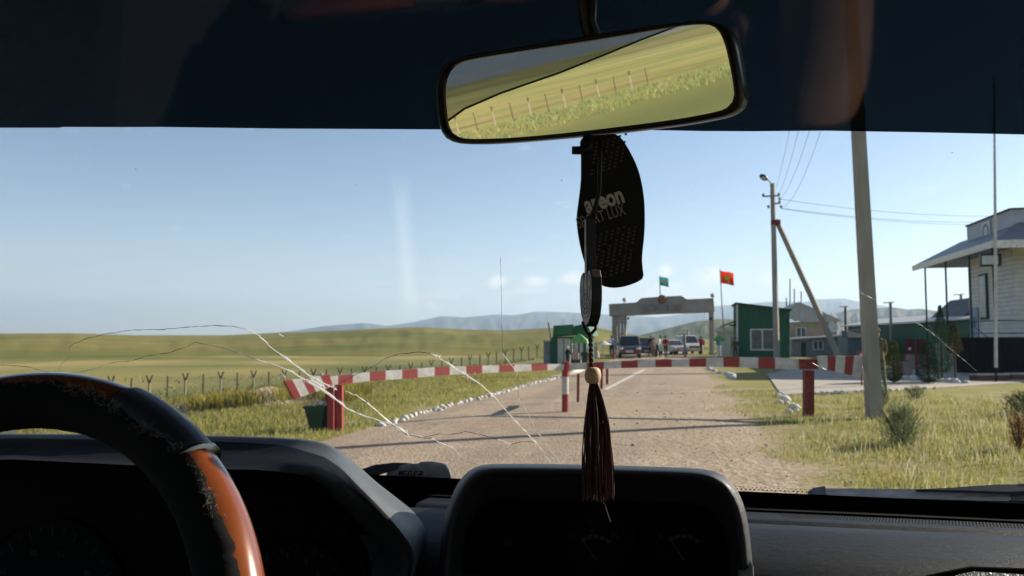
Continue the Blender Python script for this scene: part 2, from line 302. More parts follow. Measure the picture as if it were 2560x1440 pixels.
# ------------------------------------------------------------------ grass and herbs (nobody could count the blades)
def blades(name, pts, hmin, hmax, wid, cols, mat, flower=None, lean=.35, zf=H):
    n = len(pts); pts = np.array(pts); hh = rng.uniform(hmin, hmax, n); a = rng.uniform(0, 6.283, n); w = wid * rng.uniform(.6, 1.4, n)
    z = np.array([zf(x, y) for x, y in pts]); lx, ly = rng.normal(0, lean, n) * hh, rng.normal(0, lean, n) * hh
    co = np.zeros((n, 5, 3)); c, s_ = np.cos(a) * w, np.sin(a) * w
    co[:, 0] = np.stack([pts[:, 0] - c, pts[:, 1] - s_, z - .02], 1); co[:, 1] = np.stack([pts[:, 0] + c, pts[:, 1] + s_, z - .02], 1)
    co[:, 2] = np.stack([pts[:, 0] + c * .8 + lx * .4, pts[:, 1] + s_ * .8 + ly * .4, z + hh * .6], 1); co[:, 3] = np.stack([pts[:, 0] - c * .8 + lx * .4, pts[:, 1] - s_ * .8 + ly * .4, z + hh * .6], 1)
    co[:, 4] = np.stack([pts[:, 0] + lx, pts[:, 1] + ly, z + hh], 1)
    me = bpy.data.meshes.new(name); idx = np.arange(n) * 5
    fs = np.concatenate([np.stack([idx, idx + 1, idx + 2, idx + 3], 1).ravel(), np.stack([idx + 3, idx + 2, idx + 4], 1).ravel()])
    me.vertices.add(n * 5); me.vertices.foreach_set('co', co.ravel()); me.loops.add(len(fs)); me.loops.foreach_set('vertex_index', fs.astype(np.int32))
    me.polygons.add(2 * n); st = np.concatenate([np.arange(n) * 4, 4 * n + np.arange(n) * 3]); me.polygons.foreach_set('loop_start', st.astype(np.int32))
    me.update(); at = me.color_attributes.new('tint', 'FLOAT_COLOR', 'POINT'); cols = np.array(cols); ci = cols[rng.integers(0, len(cols), n)] * rng.uniform(.75, 1.25, (n, 1))
    cc = np.ones((n, 5, 4)); cc[:, :, :3] = ci[:, None, :]
    if flower is not None:
        fl = rng.random(n) < flower[0]; cc[fl, 4, :3] = flower[1]; cc[fl, 2, :3] = flower[1]
    at.data.foreach_set('color', cc.astype(np.float32).ravel()); me.materials.append(mat); me.validate()
    ob = bpy.data.objects.new(name, me); COL.objects.link(ob); ob['kind'] = 'stuff'; return ob
FOL = MC('grass_blades', .9, .42)
plaza = [G(1918, 937), G(1955, 992), G(2100, 985), G(2215, 979), G(2400, 968), G(2540, 958), G(2700, 945), G(2700, 915), G(2300, 915), G(2000, 918)]
def inside(x, y, poly):
    c = False; j = len(poly) - 1
    for i in range(len(poly)):
        a, q = poly[i], poly[j]
        if (a.y > y) != (q.y > y) and x < (q.x - a.x) * (y - a.y) / (q.y - a.y) + a.x: c = not c
        j = i
    return c
def scatter(n, x0, x1, y0, y1, ok, cl=.5, sc=.8):
    out = []
    while len(out) < n:
        x, y = random.uniform(x0, x1), y0 * (y1 / y0) ** random.random()
        if ok(x, y) and noise.noise((x * sc, y * sc, 5)) > random.uniform(-1, 1) * cl - .1: out.append((x, y))
    return out
def eR(x, y): return x - (1.5 + .21 * y) + 1.8 * noise.noise((x * .5, y * .5, 0))
GR = [(.28, .30, .08), (.34, .33, .10), (.41, .35, .15), (.23, .26, .07), (.48, .41, .22)]
okr = lambda x, y: eR(x, y) > random.uniform(-.3, 1.6) and not inside(x, y, plaza)
blades('grass', scatter(52000, 2.4, 12, 6.5, 24, okr, .35, .75), .025, .085, .005, GR, FOL)
blades('grass', scatter(11000, 3.6, 12, 7, 22, lambda x, y: eR(x, y) > random.uniform(.6, 3) and not inside(x, y, plaza), .22, .9), .07, .19, .005, GR + [(.32, .27, .13)], FOL, (.16, (.78, .76, .66)), .28)
blades('dry_stalks', scatter(1300, 3.2, 12, 7, 22, lambda x, y: eR(x, y) > random.uniform(-.2, 2) and not inside(x, y, plaza), .3, .6), .14, .34, .004, [(.42, .33, .17), (.34, .24, .11), (.5, .42, .26)], FOL, (.25, (.8, .78, .7)), .3)
blades('steppe_tussocks', scatter(5200, -90, 5, 24, 120, lambda x, y: uleft(x, y) > 7, .4, .07), .10, .32, .10, [(.34, .30, .10), (.24, .25, .08), (.40, .33, .12), (.20, .22, .07)], FOL)
okl = lambda x, y: -.05 < uleft(x, y) < 7
blades('grass', scatter(26000, -12, 4, 11, 40, lambda x, y: 0 < uleft(x, y) < 5), .03, .12, .007, GR[:3], FOL)
blades('wild_herbs', scatter(15000, -16, 0, 13.5, 34, lambda x, y: 1.3 < uleft(x, y) < 14 and (abs(x + 3.2) > .5 or abs(y - 13) > 1.2), .9, .45), .05, .16, .010, [(.25, .23, .06), (.28, .24, .07), (.19, .20, .06), (.15, .17, .06), (.28, .24, .14)], FOL, (.12, (.46, .36, .07)))
blades('tall_weeds', scatter(9000, -46, 8, 22, 110, lambda x, y: 12 < uleft(x, y) < 46, .8, .12), .25, .7, .05, [(.11, .14, .05), (.13, .15, .055), (.18, .17, .07), (.10, .13, .055)], FOL)
blades('tall_weeds', scatter(9000, -75, -4, -60 + 62, 12, lambda x, y: uleft(x, y) > 8, .6, .12), .2, .8, .05, [(.12, .13, .05), (.2, .17, .06), (.28, .22, .08)], FOL)

# gravel mound on the left verge
mm = bpy.data.materials.new('mound_gravel'); mm.use_nodes = True; t = mm.node_tree; b = t.nodes['Principled BSDF']; b.inputs['Roughness'].default_value = .95
p, _ = pos_nodes(t); t.links.new(mixc(t, ramp(t, nz(t, p, 1.3), .4, .6), gravel(t, p), (.30, .22, .12)), b.inputs['Base Color']); bump_to(t, b, nz(t, p, 8, 6), 1., .1)
mo = MB(); rows = []
for i in range(90):
    f = i / 89; x = lerp(-17, -3.6, f); yc = lerp(17.5, 20.5, f); ring = []
    for j in range(24):
        g = j / 23 - .5; y = yc + g * 3.8; hgt = .46 * max(0, math.cos(math.pi * g)) ** 1.2 * sstep(0, .18, f) * sstep(1, .8, f)
        ring.append((x, y, H(x, y) - .06 + hgt * (.75 + .5 * noise.noise((x * .9, y * .9, 3))) + .10 * noise.noise((x * 3, y * 3, 4)) * (hgt > .02)))
    rows.append(ring)
mo.loft(rows, closed=False).build('gravel_mound', mm, kind='structure', smooth=True)
def zm(x, y): return H(x, y) + .12
blades('yellow_herbs', scatter(9000, -15, -3.8, 15.5, 21.5, lambda x, y: abs(y - lerp(17.5, 20.5, (x + 17) / 13.4)) < 1.8, .2, 1.1), .12, .36, .014, [(.28, .23, .05), (.24, .23, .07), (.15, .16, .06)], FOL, (.3, (.5, .38, .06)), zf=zm)

# paving in front of the guard house
pm = bpy.data.materials.new('paving_slabs'); pm.use_nodes = True; t = pm.node_tree; b = t.nodes['Principled BSDF']; b.inputs['Roughness'].default_value = .85
p, _ = pos_nodes(t); br = nd(t, 'ShaderNodeTexBrick'); br.inputs['Scale'].default_value = 2.2; br.inputs['Mortar Size'].default_value = .012
for i, c in ((1, (.45, .395, .315)), (2, (.38, .33, .265)), (3, (.16, .14, .11))): br.inputs[i].default_value = (*c, 1)
t.links.new(p, br.inputs[0]); t.links.new(mixc(t, mth(t, 'MULTIPLY', ramp(t, nz(t, p, .8), .45, .7), .5), br.outputs[0], (.24, .2, .14)), b.inputs['Base Color'])
MB().add([(q.x, q.y, .035) for q in plaza] + [(q.x, q.y, -.1) for q in plaza], [tuple(range(10))] + [(i, (i + 1) % 10, 10 + (i + 1) % 10, 10 + i) for i in range(10)]).build('paving', pm, kind='structure')

# white painted stones
WST = M('whitewash', (.68, .66, .60), .9, .22, 5, .5)
def stone_mesh(seed):
    b = MB(); b.ball((0, 0, 0), (1, .8, .62), 10, 7); me = b.build('stone', WST, smooth=True)
    for v in me.data.vertices: v.co *= 1 + .35 * noise.noise((v.co.x * 1.6 + seed, v.co.y * 1.6, v.co.z * 1.6))
    return me
protos = [stone_mesh(k * 3.1) for k in range(4)]; used = set()
def stones(line, n, size, label, group, jit=.06):
    for i in range(n):
        f = (i + random.uniform(-.3, .3)) / max(1, n - 1) * (len(line) - 1); k = max(0, min(int(f), len(line) - 2)); q = line[k].lerp(line[k + 1], f - k)
        pr = protos[i % 4]; o = pr if pr.name not in used else pr.copy()
        if pr.name in used: COL.objects.link(o)
        used.add(pr.name); s = size * random.uniform(.7, 1.35)
        o.location = (q.x + random.gauss(0, jit), q.y + random.gauss(0, jit), s * .3 + .01); o.scale = (s, s, s); o.rotation_euler = (random.uniform(-.3, .3), random.uniform(-.3, .3), random.uniform(0, 6.28)); tag(o, label, 'stone', group)
stones([G(948, 1068), G(1110, 1020), G(1250, 985), G(1330, 961), G(1400, 946), G(1440, 935)], 150, .058, 'white painted stone in the long row edging the left side of the road', 'white stones along the left road edge')
stones([G(1952, 990), G(1968, 1008), G(1996, 1036)], 11, .11, 'white painted stone in the short row running from the paving towards the red barrier post', 'white stones beside the right barrier post')
stones([G(2010, 988), G(2110, 985), G(2212, 979), G(2330, 972)], 16, .08, 'small white stone along the front edge of the paving', 'white stones edging the paving')
stones([G(1772, 921), G(1800, 936), G(1832, 948)], 7, .16, 'white stone on the grass strip right of the road beyond the barrier', 'white stones beyond the barrier')
stones([G(2265, 940, .1), G(2330, 950, .1), G(2420, 953, .1)], 16, .17, 'pale stone bordering the shaded flower bed in front of the black wall', 'stones around the flower bed')

# loose stones on the gravel and an earth track out on the steppe
pb_ = MB()
for k in range(150):
    y = 7 * (28 / 7) ** random.random(); x = random.uniform(-.7, .5) * 3.0 + (.6 + .21 * y); r_ = random.choice((.01, .012, .014, .018, .03)) * random.uniform(.7, 1.3); q = Vector((x, y, .03 + r_ * .2)); pb_.ball(q, (r_, r_ * random.uniform(.6, 1), r_ * .6), 6, 4)
pb_.build('loose_stones', M('loose_stone', (.44, .36, .28), .9, .35, 3), smooth=True, kind='stuff')
tk = [Vector((-75, 60, 0)), Vector((-98, 12, 0)), Vector((-118, -30, 0)), Vector((-118, -120, 0))]; tm = M('track_earth', (.42, .24, .10), .95, .2, .5); b = MB(); rows = []
for i in range(80):
    f = i / 79 * 3; k = min(2, int(f)); q = tk[k].lerp(tk[k + 1], f - k); rows.append([(q.x + o, q.y, H(q.x + o, q.y) + .05) for o in (-1.6, 0, 1.6)])
b.loft(rows, closed=False).build('earth_track', tm, kind='structure', smooth=True)

def nearf(x, y): return 60 < math.hypot(x, y) < 150 and y < 30 and abs(x + 92) < 12
blades('tall_weeds', scatter(7000, -104, -74, 1, 101, lambda x, y: True, .6, .1) and [(random.uniform(-99, -74), random.uniform(-75, 25)) for k in range(6000)], .2, .6, .08, [(.19, .23, .10), (.22, .26, .11), (.30, .28, .11)], FOL)
# ------------------------------------------------------------------ barriers
RED = M('red_paint', (.37, .035, .035), .6, .1, 9, .3, detail=10, col2=(.27, .065, .055)); WHITE = M('white_paint', (.70, .68, .64), .65, .05, 7, .3, detail=10, col2=(.47, .43, .37)); ORED = M('bright_red_paint', (.62, .06, .03), .5, .1, 4)
DRED = M('rusty_red_paint', (.19, .04, .03), .8, .4, 9, .4); DGREEN = M('dark_green_paint', (.012, .055, .028), .55, .25, 4, .1); STEEL = M('dull_steel', (.3, .3, .29), .5, .2, 9, metal=.6)
UP = Vector((0, 0, 1))
def VP(px, py, A, B):
    d = ray(px, py); n = Vector(((B - A).y, -(B - A).x, 0)); return EYE + d * ((A - EYE).dot(n) / d.dot(n))
LP, MP, RPST = G(840, 1078), G(1413, 1033), G(2021, 1041)
def boom(parent, A, B, xs, top, bot, first, th=.07):
    n = Vector(((B - A).y, -(B - A).x, 0)).normalized() * th / 2; b = MB()
    for i, (x0, x1) in enumerate(zip(xs, xs[1:])):
        b.mat((i + first) % 2); q = []
        for x in (x0, x1):
            lo, hi = VP(x, pl(bot, x), A, B), VP(x, pl(top, x), A, B); q += [lo - n, lo + n, hi + n, hi - n]
        b.add(q, [(0, 1, 5, 4), (1, 2, 6, 5), (2, 3, 7, 6), (3, 0, 4, 7)] + ([(0, 3, 2, 1)] if i == 0 else []) + ([(4, 5, 6, 7)] if i == len(xs) - 2 else []))
    return b.build('boom', [WHITE, RED], parent)
def plate(parent, A, B, poly, cuts, first, off=.06, th=.10):
    n = Vector(((B - A).y, -(B - A).x, 0)).normalized(); b = MB()
    for i, (f0, f1) in enumerate(zip(cuts, cuts[1:])):
        b.mat((i + first) % 2); q = []
        for f in (f0, f1):
            for e in (0, 1):
                x = lerp(lerp(*[poly[0][0], poly[1][0], f]), lerp(poly[3][0], poly[2][0], f), e); y = lerp(lerp(poly[0][1], poly[1][1], f), lerp(poly[3][1], poly[2][1], f), e)
                w = VP(x, y, A, B); q += [w + n * off, w + n * (off + th)]
        b.add(q, [(0, 2, 6, 4), (1, 5, 7, 3), (0, 4, 5, 1), (2, 3, 7, 6)] + ([(0, 1, 3, 2)] if i == 0 else []) + ([(4, 6, 7, 5)] if i == len(cuts) - 2 else []))
    return b.build('counterweight', [WHITE, RED], parent)
lb = thing('boom_barrier', 'left striped boom barrier, its double post standing beside the dark green litter bin', 'barrier', LP)
b = MB()
for px in (828, 849): b.bar(VP(px, 1078, LP, MP) - UP * .1, VP(px, 968, LP, MP) + UP * .04, .115, .13, up=(0, 1, 0))
b.bar(VP(838, 1078, LP, MP) + Vector((-.03, .06, 0)), VP(838, 975, LP, MP) + Vector((-.03, .06, 0)), .3, .03, up=(0, 1, 0)); b.build('post', ORED if False else RED, lb, bevel=.008)
MB().bar(VP(856, 1074, LP, MP) + Vector((0, -.02, 0)), VP(856, 965, LP, MP) + Vector((0, -.02, 0)), .02, .14, up=(0, 1, 0)).build('flange', ORED, lb)
boom(lb, LP, MP, [812, 843, 880, 922, 962, 1003, 1042, 1084, 1122, 1163, 1203, 1245, 1283, 1326, 1366, 1421], [(812, 944), (841, 940), (940, 928), (1020, 924), (1100, 917), (1184, 914.8), (1300, 911), (1421, 910)], [(812, 966), (841, 961), (940, 951), (1020, 946), (1100, 938), (1184, 934), (1300, 928), (1421, 924)], 0)
plate(lb, LP, MP, [(703, 952), (813, 936), (823, 963), (727, 997)], [0, .17, .38, .56, .8, 1], 1)
hk = MB(); q = VP(706, 946, LP, MP); hk.tube([q + Vector((math.cos(a) * .055, -.06, math.sin(a) * .07)) for a in [k * .42 for k in range(0, 9)]], .012, 6); hk.build('hook', WHITE, lb, smooth=True)
MB().bar(VP(806, 951, LP, MP) + Vector((0, -.1, 0)), VP(802, 933, LP, MP) + Vector((0, -.1, 0)), .1, .02, up=(0, 1, 0)).build('hinge_plate', WHITE, lb)
rb_ = thing('boom_barrier', 'right boom barrier with a plain dark red post and a big striped counterweight plate', 'barrier', RPST)
MB().bar(RPST - UP * .1, VP(2021, 925, MP, RPST), .19, .16, .19, .16, up=(0, 1, 0)).bar(VP(1996, 910, MP, RPST) + Vector((0, -.06, 0)), VP(2040, 910, MP, RPST) + Vector((0, -.06, 0)), .13, .21).build('post', DRED, rb_, bevel=.01)
boom(rb_, MP, RPST, [1421, 1467, 1510, 1553, 1594, 1638, 1679, 1723, 1765, 1808, 1848, 1895, 1937, 1996], [(1421, 909), (1560, 902), (1640, 899.5), (1745, 896), (1830, 893), (1915, 894), (1996, 896)], [(1421, 925), (1560, 920), (1640, 918), (1745, 917), (1830, 917.5), (1915, 921), (1996, 923)], 0)
plate(rb_, MP, RPST, [(2040, 890), (2154, 889), (2146, 943), (2042, 919)], [0, .21, .39, .6, .79, 1], 0)
mp_ = thing('barrier_rest_post', 'short red and white banded post in mid road carrying the tips of both booms', 'post', MP)
b = MB()
for k, (y0, y1) in enumerate(((1033, 985), (985, 942), (942, 905))): b.mat((1, 0, 1)[k]); b.tube([VP(1413, y0, LP, MP) - (UP * .08 if k == 0 else UP * 0), VP(1413, y1, LP, MP)], .072, 14)
b.build('pole', [WHITE, RED], mp_); MB().bar(VP(1416, 928, LP, MP) + Vector((.02, -.09, 0)), VP(1416, 903, LP, MP) + Vector((.02, -.09, 0)), .06, .05, up=(0, 1, 0)).build('bracket', ORED, mp_)
rl = thing('rail', 'short white lumpy rail running back from the banded post to a thin red post', 'rail', G(1445, 1008))
MB().tube([VP(1418, 938, LP, MP) + RT * .1, VP(1430, 931, LP, MP) + RT * .9, VP(1441, 925, LP, MP) + RT * 1.8, P(1450, 921, 19.1)], [.06, .07, .06, .07], 8).build('bar', WHITE, rl, smooth=True)
MB().tube([G(1445, 1008), P(1446, 924, 19.1)], .035, 8).build('post', DRED, rl)
def lane_post(px, yb, yt, label):
    q = G(px, yb); d = q.y; o = MB().tube([q - UP * .05, P(px, lerp(yb, yt, .5), d), P(px, yt, d)], [.045, .045, .043], 9).ball(P(px, yt, d), (.05, .05, .02)).build('lane_post', DRED); tag(o, label, 'post', 'thin posts along the centre line')
lane_post(1504, 974, 915, 'thin dull red post standing on the centre line, nearer of the two behind the tassel'); lane_post(1518, 963, 915, 'thin dark red post at the start of the white centre line, farther of the two')
# litter bin
bq = G(800, 1078); bn = thing('litter_bin', 'dark green tapered metal litter bin standing in the grass beside the left barrier post', 'bin', bq)
bx = Vector((1, 0, 0)); by = Vector((.35, .94, 0)).normalized(); b = MB()
def bring(z, h): return [bq + bx * (i * h - .02) + by * (j * h) + UP * z for (i, j) in ((-1, -1), (1, -1), (1, 1), (-1, 1))]
b.loft([bring(-.02, .085), bring(.43, .17), bring(.43, .155), bring(.12, .10)]); b.build('body', DGREEN, bn); MB().loft([bring(.40, .178), bring(.44, .18), bring(.44, .155), bring(.40, .155)], cap=False).build('rim', DGREEN, bn)
b = MB()
for k in range(16):
    q = bq + Vector((random.uniform(-.12, .13), random.uniform(-.1, .1), .42 + random.uniform(0, .07))); b.add([q + Vector((random.uniform(-.07, .07), random.uniform(-.06, .06), random.uniform(-.04, .06))) for _ in range(4)], [(0, 1, 2), (0, 2, 3), (1, 2, 3)])
tag(b.build('crumpled_litter', M('white_litter', (.75, .74, .72), .7)), 'crumpled white paper and bags heaped on top of the green bin', 'litter')

# ------------------------------------------------------------------ boundary fence with Y tops
fpath = [Vector((3.5, 112, 0)), Vector((-30, 71, 0)), Vector((-52, 36, 0)), Vector((-80, 6, 0)), Vector((-100, -22, 0)), Vector((-100, -75, 0))]
WOOD = M('weathered_post', (.085, .065, .042), .9, .3, 5); CONC = M('pale_concrete', (.25, .23, .18), .9, .15, 7, .3, dscale=60)
fe = thing('wire_fence', 'long barbed wire fence with Y topped posts crossing the grassland on the left', 'fence', fpath[1])
cum_, tot = [0], 0
for a, q in zip(fpath, fpath[1:]): tot += (q - a).length; cum_.append(tot)
def fp(s):
    for k in range(len(fpath) - 1):
        if s <= cum_[k + 1]: break
    q = fpath[k].lerp(fpath[k + 1], (s - cum_[k]) / (cum_[k + 1] - cum_[k])); return Vector((q.x, q.y, H(q.x, q.y)))
s, k, tops = 0, 0, []
while s < tot and k < 96:
    q = fp(s); tops.append(q); d = (fp(min(tot, s + .5)) - fp(max(0, s - .5))); d.z = 0; d.normalize(); nrm = Vector((d.y, -d.x, 0)); b = MB(); tilt = Vector((random.gauss(0, .05), random.gauss(0, .05), 0))
    if k % 2: b.tube([q - UP * .2, q + UP * 2.45 + tilt], .075, 6); b.build('wooden_post', WOOD, fe)
    else:
        side = Vector((1, 0, 0)); b.bar(q - UP * .2, q + UP * 1.95 + tilt, .13, .13, up=(0, 1, 0)); b.build('concrete_post', CONC, fe)
        b = MB()
        for sg in (1, -1): b.bar(q + UP * 1.9 + tilt, q + UP * 2.6 + tilt + side * sg * .26, .11, .09, up=(0, 1, 0))
        b.build('forked_top', WOOD, fe)
    s += 1.75 if k < 52 else 2.6; k += 1
wb = MB()
for h in (.3, .7, 1.1, 1.5, 1.9, 2.15): wb.tube([q + UP * h for q in tops], .008, 4, False)
wb.build('barbed_wire', STEEL, fe)

# ------------------------------------------------------------------ concrete poles, lamp, cables
POLE = M('pole_concrete', (.33, .30, .25), .9, .18, 3, .5, dscale=40, stretch=(1, 1, .3))
pb = G(2187, 1046); pt = P(2130, 40, pb.y); ptop = pb + (pt - pb) * 1.22
cpole = thing('concrete_pole', 'thick leaning square concrete pole close on the right, rising up behind the dark tint band', 'pole', pb)
MB().bar(pb - UP * .2, ptop, .272, .25, .20, .19, up=(0, 1, 0)).build('shaft', POLE, cpole, bevel=.02)
b = MB()
b.bar(ptop - UP * .35 - RC * .6, ptop - UP * .35 + RC * .6, .06, .06)
for k in (-.5, -.2, .2, .5): b.tube([ptop - UP * .33 + RC * k, ptop - UP * .13 + RC * k], [.03, .045], 8)
b.build('crossarm', STEEL, cpole)
lq = G(1943, 930); ltop = P(1931, 458, lq.y)
up_ = thing('utility_pole', 'tall slim concrete utility pole propped by a slanting concrete brace, carrying a street lamp', 'pole', lq)
MB().bar(lq - UP * .2, ltop, .25, .23, .18, .16, up=(.6, .8, 0)).build('shaft', POLE, up_, bevel=.015)
MB().bar(P(2103, 905, lq.y + .6), P(1940, 549, lq.y + .1), .25, .22, .2, .18, up=(.6, .8, 0)).build('brace', POLE, up_, bevel=.015)
MB().rbox(P(1939, 556, lq.y), (.42, .3, .22)).build('clamp', DRED, up_)
b = MB(); Yl = lq.y - .1
for (y, xa, xb) in ((491, 1907, 1948), (510, 1928, 1950)): b.bar(P(xa, y, Yl), P(xb, y - 2, Yl), .07, .07)
for (x, y) in ((1908, 491), (1947, 489), (1949, 508), (1953, 520), (1921, 520), (1949, 500)): b.tube([P(x, y, Yl), P(x, y - 4, Yl), P(x, y - 7, Yl)], [.05, .07, .04], 8)
b.build('insulator_arm', STEEL, up_)
lh = MB().tube([P(1931, 462, Yl), P(1922, 452, Yl), P(1919, 449, Yl)], .03, 6).build('lamp_arm', STEEL, up_)
ax = (P(1919, 450, Yl) - P(1899, 438, Yl)).normalized(); MB().ball(P(1909, 443.5, Yl), (.22, .15, .14), 12, 8, (ax, Vector((0, 1, 0)), ax.cross(Vector((0, 1, 0))).normalized())).build('lamp_head', M('lamp_dark_metal', (.03, .035, .04), .4), up_, smooth=True)
MB().ball(P(1908, 446, Yl - .12), (.13, .06, .08)).build('lamp_lens', M('lamp_glass', (.5, .48, .4), .2), up_, smooth=True)
MB().rbox(P(1964, 877, lq.y - 2), (.3, .15, .25)).build('meter_box', WHITE, up_) if False else None
CAB = M('cable_black', (.06, .06, .065), .6)
def cable(a, c, sag, label, r=.014, group='overhead cables'):
    pts = [a.lerp(c, k / 14) - UP * (sag * 4 * (k / 14) * (1 - k / 14)) for k in range(15)]; tag(MB().tube(pts, r, 5).build('overhead_cable', CAB, smooth=True), label, 'cable', group)
for i, (px, py) in enumerate(((1940, 470), (1944, 492), (1948, 500), (1953, 520))):
    cable(P(px, py, Yl), ptop - UP * .13 + RC * (-.5, -.2, .2, .5)[i], .5 + .25 * i, 'thin slack cable rising steeply from the lamp pole towards the leaning concrete pole', .006, 'cables between the two concrete poles')
for i, (y0, y1) in enumerate(((498, 535), (520, 548), (522, 556))):
    cable(P(1952, y0, Yl), P(2640, y1, 44 + i), .4, 'thin cable stretched level from the lamp pole towards the white guard house roof', .009, 'cables to the guard house')

# ------------------------------------------------------------------ people
SKIN = M('skin', (.42, .24, .16), .6, .1, 20); HAIR = M('dark_hair', (.02, .015, .012), .6); SHOE = M('dark_shoe', (.03, .028, .026), .6)
def skin_mesh(bones, radii, root, sub=1):
    """bones: joint name -> (pos, parent)"""
    names = list(bones); me = bpy.data.meshes.new('b'); me.from_pydata([bones[k][0] for k in names], [(names.index(bones[k][1]), i) for i, k in enumerate(names) if bones[k][1]], [])
    o = bpy.data.objects.new('b', me); COL.objects.link(o); o.modifiers.new('s', 'SKIN'); md = o.modifiers.new('u', 'SUBSURF'); md.levels = sub
    for i, k in enumerate(names):
        sv = me.skin_vertices[0].data[i]; sv.radius = radii[k] if isinstance(radii[k], tuple) else (radii[k],) * 2; sv.use_root = (k == root)
    dg = bpy.context.evaluated_depsgraph_get(); ev = o.evaluated_get(dg); m2 = bpy.data.meshes.new_from_object(ev); vs = [v.co.copy() for v in m2.vertices]; fs = [tuple(q.vertices) for q in m2.polygons]
    bpy.data.objects.remove(o); bpy.data.meshes.remove(me); bpy.data.meshes.remove(m2); return vs, fs
def person(label, loc, rz, shirt, legs, h=1.72, stride=.15, lean=0., arms=(.1, .1), dress=False, bare=.0, cap=None, group=None):
    t_ = thing('person', label, 'person', loc, group, rz); k = h / 1.72
    B, Rr = {}, {}
    def j(n, p, par, r): B[n] = (Vector((p[0], p[1] - lean * max(0, p[2] - .9), p[2])) * k, par); Rr[n] = tuple(q * k for q in r) if isinstance(r, tuple) else r * k
    j('pelvis', (0, 0, .96), None, (.16, .11)); j('waist', (0, 0, 1.12), 'pelvis', (.14, .10)); j('chest', (0, 0, 1.34), 'waist', (.17, .115)); j('neckb', (0, 0, 1.45), 'chest', (.09, .075)); j('neck', (0, -.01, 1.51), 'neckb', .055); j('head', (0, -.02, 1.60), 'neck', (.075, .09)); j('crown', (0, -.01, 1.68), 'head', (.065, .08))
    for s, sg in (('l', -1), ('r', 1)):
        sw = stride * sg; ar = arms[0 if sg < 0 else 1]
        j('hip' + s, (.095 * sg, 0, .88), 'pelvis', .095); j('knee' + s, (.10 * sg, -sw * .5 - .02, .49), 'hip' + s, .062); j('ank' + s, (.10 * sg, -sw + .03, .09), 'knee' + s, .042); j('toe' + s, (.115 * sg, -sw - .12, .035), 'ank' + s, .036)
        j('sh' + s, (.175 * sg, 0, 1.40), 'chest', .062); j('el' + s, (.235 * sg, .03 - ar * .5, 1.12), 'sh' + s, .043); j('wr' + s, (.25 * sg, -.04 - ar * 1.4, .88 + ar * .5), 'el' + s, .030); j('palm' + s, (.245 * sg, -.06 - ar * 1.7, .81 + ar * .6), 'wr' + s, (.028, .042))
    vs, fs = skin_mesh(B, Rr, 'pelvis'); m = MB(); 
    names = list(B)
    def near(c):
        best = min(names, key=lambda n: (B[n][0] - c).length / (1 if n != 'pelvis' else 1)); return best
    m.add(vs, []); 
    for f in fs:
        c = sum((vs[i] for i in f), Vector()) / len(f); z = c.z / k; nme = near(c)
        if nme in ('neck', 'head', 'crown') or nme[:4] == 'palm' or (nme[:2] == 'wr'): mi = 0
        elif nme[:3] in ('toe',) or (nme[:3] == 'ank' and z < .1): mi = 3
        elif nme[:3] in ('kne', 'ank') and z < bare: mi = 0
        elif nme[:3] in ('hip', 'kne', 'ank') or (nme == 'pelvis' and z < .95): mi = 2
        else: mi = 1
        m.f.append(f); m.m.append(mi)
    for s, sg in (('l', -1), ('r', 1)):           # five separate fingers on each hand
        q = B['palm' + s][0]; dn = (q - B['wr' + s][0]).normalized(); fw = Vector((0, -1, 0)); fw = (fw - dn * fw.dot(dn)).normalized(); inn = Vector((-sg, 0, 0)); m.cur = 0
        for i, ln in enumerate((.062, .074, .078, .070)):
            p0 = q + fw * (.033 - .022 * (3 - i)) + dn * .02; m.tube([p0, p0 + dn * ln * .55 * k + inn * .006, p0 + dn * ln * k + inn * .022], [.009, .0085, .006], 6)
        m.tube([q + fw * .03 - dn * .02, q + fw * .06 + dn * .015, q + fw * .068 + dn * .045], [.011, .010, .007], 6)
    def cm(nm, c): return M(nm, c, .85, .2, 9)
    m.build('body', [SKIN, shirt, legs, SHOE], t_, smooth=True, local=True)
    hd = B['crown'][0]; hb = MB(); hb.ball(hd + Vector((0, .018, -.01)) * k, (.083 * k, .098 * k, .085 * k), 12, 8); hb.build('hair', cap or HAIR, t_, smooth=True, local=True)
    fb = MB(); fc = B['head'][0]
    for sg in (-1, 1): fb.ball(fc + Vector((.03 * sg, -.088, .02)) * k, .011 * k, 6, 5)
    fb.build('eyes', SHOE, t_, local=True); MB().ball(fc + Vector((0, -.098, -.012)) * k, (.013 * k, .018 * k, .024 * k), 6, 5).ball(fc + Vector((0, -.088, -.052)) * k, (.022 * k, .008 * k, .006 * k), 6, 4).build('nose_and_mouth', SKIN, t_, local=True)
    if dress:
        d = MB(); d.loft([[Vector((r * 1.15 * math.cos(a), r * .85 * math.sin(a), z)) * k for a in [6.2832 * q / 14 for q in range(14)]] for z, r in ((1.05, .15), (.9, .20), (.6, .25), (.38, .28))], cap=False); d.build('skirt', legs, t_, smooth=True, local=True)
    return t_
def cl(n, c): return M('cloth_' + n, c, .9, .18, 12, .2)
def on(px, D): q = P(px, 845, D); return Vector((q.x, q.y, max(H(q.x, q.y), 0) + .03 if uleft(q.x, q.y) < 1 else H(q.x, q.y) + .02))
cam_ = M('cloth_camouflage', (.075, .085, .035), .9, .5, 14, col2=(.21, .19, .10), detail=3)
person('soldier in camouflage walking on the paving, mostly hidden behind the leaning concrete pole', on(2193, 23.2), R(165), cam_, cam_, 1.85, .40, 0, (.25, .12), cap=cam_)
person('man leaning over in a white shirt and dark green trousers beside the dark car', on(1643, 63), R(70), cl('white', (.7, .69, .66)), cl('bottle_green', (.02, .05, .04)), 1.75, .2, .35, (.3, .3))
